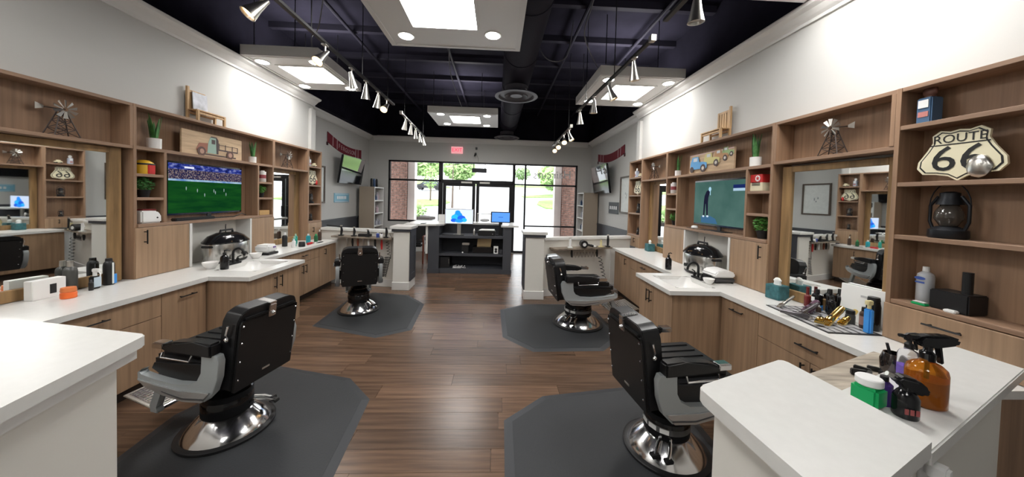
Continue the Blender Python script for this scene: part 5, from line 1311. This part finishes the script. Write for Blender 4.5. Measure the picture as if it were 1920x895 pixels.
MB().cyl((0, 0, .105), (0, 0, .135), .012).box(-.015, .04, -.012, .012, .135, .165, .005).tube([(.03, 0, .14), (.045, 0, .12), (.04, 0, .10)], .004, 6).build('trigger_head', white_pl, t, True); MB().tube([(0, 0, .16), (-.01, .01, .2), (.03, .0, .22)], .003, 5).build('wire', blackpl, t)
bottle(-3.24, 2.69, 'little black bottle at the front, near left mirror', .085, .014, blackpl, char_m, group=g2)
bottle(-3.36, 2.66, 'tall grey bottle against the near left mirror', .24, .038, mat('smoke_bottle', (.07, .07, .065), .3), nickel, group=g2)
bottle(-3.17, 2.50, 'orange stack of jars at the left photo edge', .08, .04, orange_m, mat('orange_lid', (.7, .2, .06), .4), group=g2, neck=.95, caph=.4)
t = thing('white_carton', 'white carton with black window, before near left mirror', 'box', (-3.33, 2.50, CZT)); B(-.03, .03, -.09, .09, 0, .14, .003).build('carton', paper, t); B(.03, .032, -.0, .035, .03, .1).build('black_window', ink, t)
# right near counter: clipper mat
t = thing('tool_mat', 'black and grey patterned mat under the clippers', 'mat', (2.40, 2.24, CZT))
MM = Matrix.Translation((2.38, 2.25, CZT)) @ Matrix.Rotation(math.radians(-6), 4, 'Z')
MB().box(-.17, .17, -.29, .27, 0, .004, .001, M=MM, seg=1).build('mat_sheet', mat('mat_black', (.02, .02, .022), .5), t, world=True)
r = random.Random(9); mb = MB()
for i in range(6):
    yy = -.27
    while yy < .22:
        L = r.uniform(.05, .12); mb.box(-.155 + .052 * i, -.155 + .052 * i + r.uniform(.034, .048), yy, min(yy + L, .255), .0042, .0055, M=MM); yy += L + r.uniform(.008, .016)
mb.build('printed_pattern', mat('mat_grey', (.42, .42, .43), .4), t, world=True)
def clipper(x, y, rz, label, m, L=.15, w=.022, tilt=.35, z=CZT + .006, grp='clippers on the mat'):
    t = thing('hair_clipper', label, 'clipper', (x, y, z), rz, grp)
    M = Matrix.Translation((0, 0, .022)) @ Matrix.Rotation(tilt, 4, 'X')
    MB().tube([(0, -.02, .0), (0, .03, .004), (0, L * .6, .006), (0, L, .002)], [w * .9, w * 1.05, w * .85, w * .9], 14).build('body', m, t, True) if tilt == 0 else MB().lathe([(w * .85, 0), (w, .01), (w * .8, L * .35), (w * .85, L * .8), (w * .7, L), (0, L)], n=14, M=M @ Matrix.Rotation(-PI / 2, 4, 'X')).build('body', m, t, True)
    MB().box(-w, w, -.045, -.0, -.012, .012, .004, M=M).build('taper_head', m, t, True)
    MB().box(-w * .95, w * .95, -.062, -.045, -.006, .004, M=M).build('blade', steel, t)
    MB().box(-w * .3, w * .3, .02, .05, w * .7, w * 1.0, .003, M=M).build('switch', blackpl, t)
    return t
clipper(2.33, 2.12, -1.30, 'large gold clipper on the mat', gold, .17, .026, .5)
clipper(2.46, 2.13, -1.30, 'smaller gold trimmer right of the gold clipper', gold, .14, .020, .45)
clipper(2.31, 2.29, -1.35, 'slim black and silver trimmer on the mat', mat('gunmetal', (.12, .11, .12), .3, metal=.6), .17, .016)
clipper(2.43, 2.36, -1.2, 'wide dark purple clipper at the back of mat', mat('purple_dark', (.10, .05, .08), .3), .13, .03)
clipper(2.33, 2.48, -1.25, 'silver straight trimmer, left on the mat', nickel, .15, .014)
clipper(2.25, 2.24, .9, 'flat grey clipper at the front of the mat', mat('gunmetal', (.12, .11, .12), .3, metal=.6), .12, .018, .05)
clipper(2.27, 2.12, -.9, 'stubby gold clipper head at the front of mat', gold, .06, .026, .1)
g3 = 'bottles before the near right mirror'
t = bottle(2.59, 2.53, 'dark red cone bottle before near right mirror', .16, .022, mat('maroon_plastic', (.16, .02, .02), .3), mat('maroon_plastic', (.16, .02, .02), .3), group=g3, neck=.5, caph=.4)
t = bottle(2.58, 2.44, 'black bottle with blue base, before near right mirror', .165, .035, gloss_blk, blackpl, group=g3, neck=.4); MB().lathe([(.036, .005), (.036, .045)], n=20).build('blue_band', blue_m, t, True); B(-.037, -.035, -.013, .013, .07, .105).build('label', paper, t)
for k, (x, y, h) in enumerate(((2.60, 2.36, .19), (2.56, 2.31, .15), (2.62, 2.30, .20))):
    bottle(x, y, ('left', 'front', 'back')[k] + ' one of three black bottles in middle of right mirror', h, .024, gloss_blk, blackpl, group=g3, neck=.5)
bottle(2.52, 2.37, 'little white topped jar behind the gold clipper', .06, .018, amberd, white_pl, group=g3)
t = thing('white_poster_box', 'white printed box leaning on the near right mirror', 'box', (2.618, 2.16, CZT), math.radians(5))
MB().box(-.012, .012, -.13, .13, 0, .26, M=Matrix.Rotation(.06, 4, 'Y')).build('carton', paper, t)
decal('teal_print', [rect(-.11, -.02, .06, .085)], teal, t, (-.0125 + .0, 0, 0), 'R', False, .003); decal('grey_print', [rect(-.0, .09, .19, .205)], mat('faint_grey', (.5, .5, .5), .6), t, (-.003, 0, 0), 'R', False, .008)
bottle(2.52, 2.145, 'short dark jar in front of the white box', .10, .027, mat('smoke_bottle', (.07, .07, .065), .3), blackpl, group=g3, neck=.9, caph=.25)
bottle(2.565, 2.045, 'tall black can in front of the white box', .225, .036, gloss_blk, blackpl, group=g3, neck=.85, caph=.12)
t = bottle(2.52, 2.06, 'brownish label bottle before the tall black can', .15, .024, amberd, blackpl, group=g3, neck=.6); MB().lathe([(.0245, .03), (.0245, .09)], n=18).build('label_wrap', mat('label_pinkish', (.3, .18, .16), .5), t, True)
t = thing('spray_bottle', 'bright blue bottle with pale nozzle by right drawer', 'bottle', (2.46, 1.985, CZT), 0, g3)
B(-.016, .016, -.022, .022, 0, .165, .008).build('body', blue_m, t, True); MB().cyl((0, 0, .165), (0, 0, .19), .010).box(-.022, .018, -.012, .012, .19, .22, .004).build('trigger_head', mat('pale_yellow', (.7, .62, .35), .4), t, True)
# column shelf, right edge
t = bottle(2.62, 1.83, 'grey white spray can on the right column shelf', .225, .036, mat('pale_can', (.55, .57, .60), .35, metal=.2), white_pl, z=1.0755, caph=.13, neck=.4); decal('blue_logo', [disc(0, .0, .026, .01), rect(-.022, .022, -.03, -.02)], mat('logo_blue', (.05, .10, .35), .5), t, (-.0355, 0, .155), 'R', False, .002)
t = thing('radio_box', 'black box shaped device at right photo edge shelf', 'device', (2.62, 1.70, 1.0755)); B(-.06, .06, -.09, .07, 0, .11, .006).build('housing', blackpl, t, True); MB().cyl((-.0, -.045, .11), (0, -.045, .23), .02, n=10).build('antenna_block', blackpl, t, True)
t = thing('soap_dish', 'small green and white item on the right column shelf', 'item', (2.55, 1.80, 1.0755)); B(-.018, .018, -.035, .035, 0, .014, .005).build('green_base', green_m, t, True); B(-.015, .015, -.03, .03, .014, .02, .003).build('white_top', white_pl, t, True)
tag(B(2.53, 2.56, 1.64, 1.69, 1.0755, 1.092, .004).build('white_remote', white_pl, smooth=True), 'small white gadget at the right photo edge shelf', 'gadget')
# ------------------------------------------------------------------ clipper shelves on the half walls
def plank(name, label, poly, z, th=.03, m=None):
    return tag(MB().prism(poly, z - th, z, 'z', bev=.004).build(name, m or plank_m), label, 'shelf', 'weathered tool planks')
plank('tool_plank', 'weathered wooden plank shelf on the far left half wall', [(-2.95, 5.80), (-1.83, 5.585), (-1.80, 5.775), (-2.92, 6.00)], .90)
plank('tool_plank', 'weathered wooden plank shelf on the far right half wall', [(.95, 5.20), (2.04, 5.545), (1.98, 5.73), (.89, 5.385)], .835)
plank('tool_plank', 'weathered grey plank shelf on near right half wall', [(1.20, 1.04), (1.90, 1.31), (1.84, 1.46), (1.14, 1.195)], .955, .03, plank_l)
def holder(x, y, z, label, h=.13, m=None):
    t = thing('clipper_stand', label, 'clipper', (x, y, z), 0, 'clippers standing on the far planks'); m = m or blackpl
    B(-.04, .04, -.035, .035, 0, .02, .006).build('charging_base', m, t, True)
    MB().tube([(0, .0, .02), (.005, .01, h * .6), (.0, .0, h)], [.018, .022, .014], 10).build('body', m, t, True)
    B(-.018, .018, -.006, .006, h, h + .02).build('blade', nickel, t)
LP = lambda f: (-2.90 + 1.02 * f, 5.84 - .205 * f)
for k, (f, h, lb) in enumerate(((.12, .17, 'tall black clipper stand at left of the far left plank'), (.36, .15, 'second black clipper stand on the far left plank'), (.62, .12, 'third black clipper stand on the far left plank'), (.95, .18, 'black stand with arm at right of far left plank'))):
    holder(*LP(f), .9005, lb, h)
t = thing('tool_caddy', 'black mesh tray in the middle of far left plank', 'tray', (*LP(.55), .9005)); 
MB().box(-.11, .11, -.0, .07, 0, .05, .006).build('tray', blackpl, t, True)
bottle(*LP(.80), 'blue bottle on the far left plank', .09, .028, mat('cobalt', (.05, .08, .30), .3), white_pl, z=.9005); bottle(LP(.87)[0], LP(.87)[1], 'white box bottle on the far left plank', .08, .025, white_pl, blackpl, z=.9005)
def hung(x, y, z, L, m, label):
    t = thing('hanging_clipper', label, 'clipper', (x, y, z), 0, 'tools hanging under the far planks')
    MB().tube([(0, 0, 0), (0, 0, -L * .5), (.004, 0, -L)], [.014, .02, .013], 10).build('body', m, t, True); MB().tube([(0, 0, 0), (0, .02, .0), (0, .02, .02)], .003, 5).build('hook', blackmetal, t)
for k, (f, m, lb) in enumerate(((.22, nickel, 'pale hanging clipper, leftmost under far left plank'), (.32, blackpl, 'black hanging clipper, second under far left plank'), (.42, red_wood, 'brown hanging clipper, third under far left plank'), (.52, nickel, 'silver hanging clipper, fourth under far left plank'), (.62, white_pl, 'white hanging clipper, fifth under far left plank'), (.74, blackpl, 'black hanging clipper, sixth under far left plank'), (.86, red_m, 'red hanging clipper, rightmost under far left plank'))):
    hung(LP(f)[0], LP(f)[1] + .03, .868, .15 if k != 6 else .18, m, lb)
RP = lambda f: (.98 + 1.05 * f, 5.25 + .33 * f)
holder(*RP(.24), .8355, 'clear white clipper stand on far right plank', .16, white_pl)
t = thing('hair_dryer', 'black round hair dryer with white centre, far right plank', 'hair dryer', (*RP(.48), .8355)); MB().cyl((-.0, -.06, .065), (0, .06, .065), .062, n=20).build('barrel', blackpl, t, True); MB().cyl((0, -.066, .06), (0, -.06, .06), .03, n=16).build('nozzle_face', white_pl, t); MB().tube([(.04, 0, .06), (.12, 0, .04), (.17, 0, .03)], .02, 10).build('handle', blackpl, t, True)
t = clipper(*RP(.66), 1.3, 'white clipper lying on the far right plank', white_pl, .13, .022, .15, .8365, 'clippers standing on the far planks')
holder(*RP(.80), .8355, 'pale yellow topped stand on the far right plank', .13, mat('pale_yellow', (.7, .62, .35), .4)); holder(*RP(.93), .8355, 'tall black clipper stand at right of far right plank', .2)
hung(RP(.28)[0], RP(.28)[1] + .03, .803, .13, blackpl, 'black hanging clipper, left under far right plank'); hung(RP(.52)[0], RP(.52)[1] + .03, .803, .10, nickel, 'silver hanging clipper, middle under far right plank'); hung(RP(.74)[0], RP(.74)[1] + .03, .803, .14, blackpl, 'black hanging clipper, right under far right plank')
def coil(label, a, b, r, turns, w=.004):
    a, b = Vector(a), Vector(b); d = (b - a); u_ = Vector((1, .2, 0)).normalized(); v_ = d.normalized().cross(u_)
    n = turns * 9
    return tag(MB().tube([a + d * (i / n) + u_ * (r * math.cos(2 * PI * i / 9)) + v_ * (r * math.sin(2 * PI * i / 9)) for i in range(n + 1)], w, 5).build('coiled_cord', blackpl, smooth=True), label, 'cord', 'coiled clipper cords')
coil('dense coil of black cord hanging low on left half wall', (-1.92, 5.71, .56), (-2.0, 5.715, .20), .05, 12, .0065)
coil('thin black coil below the red hanging clipper, left half wall', (-1.93, 5.70, .84), (-1.90, 5.71, .58), .025, 5, .0045)
MB().tube([(-1.84, 5.57, .97), (-1.80, 5.57, .90), (-1.815, 5.57, .70), (-1.82, 5.57, .55)], .004, 5).build('hanging_cord', blackpl, HWL, True, world=True)
coil('stretched black coil hanging down the right half wall', (1.80, 5.52, .68), (1.96, 5.58, .10), .032, 9, .005)
tag(MB().tube([(1.25 + .03 * k, 5.33 + .01 * k, .76 - (.09 if k % 2 else 0)) for k in range(17)], .0035, 5).build('zigzag_cord', blackpl, smooth=True), 'zigzag black cord strung under the far right plank', 'cord', 'coiled clipper cords')
MB().tube([(2.02, 5.60, .80), (2.03, 5.605, .55), (2.02, 5.605, .25)], .003, 5).build('hanging_cord', white_pl, HWR, True, world=True)
MB().tube([(-3.2, 6.15, 1.05), (-3.05, 6.12, 1.04), (-2.9, 6.08, 1.03)], .012, 6).build('loose_cord', blackpl, HWL, True, world=True)
# ------------------------------------------------------------------ near right lower counter
Z3 = 1.0305
def glass_m(name, col): return mat(name, col, .04, trans=1.0, ior=1.3)
def trigger(t, z, m, flip=1, s=1.0):
    M = Matrix.Translation((0, 0, z)) @ Matrix.Diagonal((s * .7, s, s, 1))
    MB().lathe([(.02, 0), (.021, .022), (.012, .03), (.012, .045)], n=16, M=M).build('collar', m, t, True)
    h = MB().prism([(-.045 * flip, .045), (.015 * flip, .04), (.10 * flip, .055), (.11 * flip, .075), (.06 * flip, .085), (-.03 * flip, .08), (-.055 * flip, .065)], -.016, .016, 'y', bev=.007, M=M).build('trigger_head', m, t, True)
    MB().prism([(.03 * flip, .045), (.045 * flip, .045), (.055 * flip, -.005), (.045 * flip, -.01)], -.008, .008, 'y', bev=.002, M=M).build('trigger_lever', m, t, True)
    MB().cyl(M @ Vector((-.05 * flip, 0, .068)), M @ Vector((-.072 * flip, 0, .068)), .009 * s, n=10).build('nozzle', m, t)
t = thing('amber_spray_bottle', 'large amber glass spray bottle with black trigger', 'bottle', (1.375, .945, Z3), math.radians(-12))
MB().lathe([(.040, 0), (.0455, .006), (.0455, .105), (.042, .12), (.03, .132), (.018, .138), (.016, .146)], n=32).build('glass_bottle', mat('amber_glass', (.62, .22, .02), .05, trans=.75, ior=1.4), t, True)
MB().lathe([(.041, .004), (.0435, .010), (.0435, .085), (0, .085)], n=28).build('liquid', mat('amber_liquid', (.45, .13, .015), .1, trans=.3, ior=1.33), t, True)
MB().cyl((0, 0, .02), (0, 0, .14), .004, n=8).build('dip_tube', blackpl, t)
trigger(t, .142, gloss_blk, 1, 1.0)
t = thing('purple_spray_bottle', 'clear spray bottle half full of purple liquid', 'bottle', (1.45, 1.045, Z3), math.radians(-8))
MB().lathe([(.024, 0), (.0265, .005), (.0265, .112), (.022, .122), (.012, .128), (.012, .135)], n=26).build('clear_bottle', mat('clear_plastic', (.93, .93, .95), .05, trans=.9, ior=1.12), t, True)
MB().lathe([(.0235, .004), (.0255, .008), (.0255, .07), (0, .07)], n=24).build('purple_liquid', mat('purple_liquid', (.14, .05, .55), .15), t, True)
trigger(t, .132, blackpl, 1, .66)
t = thing('green_jar', 'green square jar with a white screw lid', 'jar', (1.185, .945, Z3), .3)
B(-.032, .032, -.032, .032, 0, .062, .008).build('jar_body', green_m, t, True); MB().lathe([(.028, .062), (.032, .066), (.032, .084), (.029, .087), (0, .087)], n=26).build('screw_lid', white_pl, t, True)
t = thing('black_spray_bottle', 'black trigger spray bottle beside the green jar', 'bottle', (1.232, .888, Z3), math.radians(-22))
MB().lathe([(.026, 0), (.028, .004), (.028, .06), (.02, .075), (.016, .08)], n=22).build('body', gloss_blk, t, True)
for k in range(3): MB().box(-.018 + .012 * k, -.010 + .012 * k, -.029, -.0265, .018, .034).build('red_print', mat('red_print', (.30, .07, .07), .5), t)
MB().prism([(-.036, .112), (-.022, .124), (.018, .118), (.042, .096), (.046, .082), (.034, .072), (.0, .078), (-.022, .092)], -.02, .02, 'y', bev=.01).build('trigger_head', blackpl, t, True); MB().cyl((0, 0, .075), (0, 0, .09), .015, n=14).build('collar', blackpl, t); MB().cyl((-.032, 0, .115), (-.046, 0, .121), .007, n=10).build('nozzle', nickel, t)
t = thing('purple_bottle', 'dark violet bottle between green jar and black spray bottle', 'bottle', (1.235, .945, Z3)); MB().lathe([(.018, 0), (.02, .004), (.02, .065), (.01, .075), (0, .075)], n=16).build('body', mat('violet', (.08, .04, .25), .35), t, True); MB().lathe([(.01, .075), (.01, .09), (0, .09)], n=12).build('cap', blackpl, t, True)
t = thing('shine_cup', 'glossy black metal cup with a scissors handle in it', 'cup', (1.505, 1.125, Z3)); MB().lathe([(.030, 0), (.036, .01), (.038, .05), (.03, .075), (.026, .075), (.03, .05), (.028, .012), (0, .012)], n=24).build('cup', mat('black_chrome', (.10, .09, .09), .08, metal=.9), t, True); MB().tube([(0, 0, .02), (-.02, .01, .11)], .005, 6).build('tool_handle', blackpl, t)
t = thing('black_tool_pile', 'small dark clipper parts lying on the grey plank', 'clipper parts', (1.57, 1.25, .9555))
r = random.Random(4)
for k in range(7):
    M = Matrix.Translation((r.uniform(-.07, .08), r.uniform(-.04, .04), .008)) @ Matrix.Rotation(r.uniform(0, 3), 4, 'Z')
    MB().box(-.026, .026, -.008, .008, -.008, .008 + r.uniform(0, .012), .003, M=M).build('guard_comb', blackpl, t)
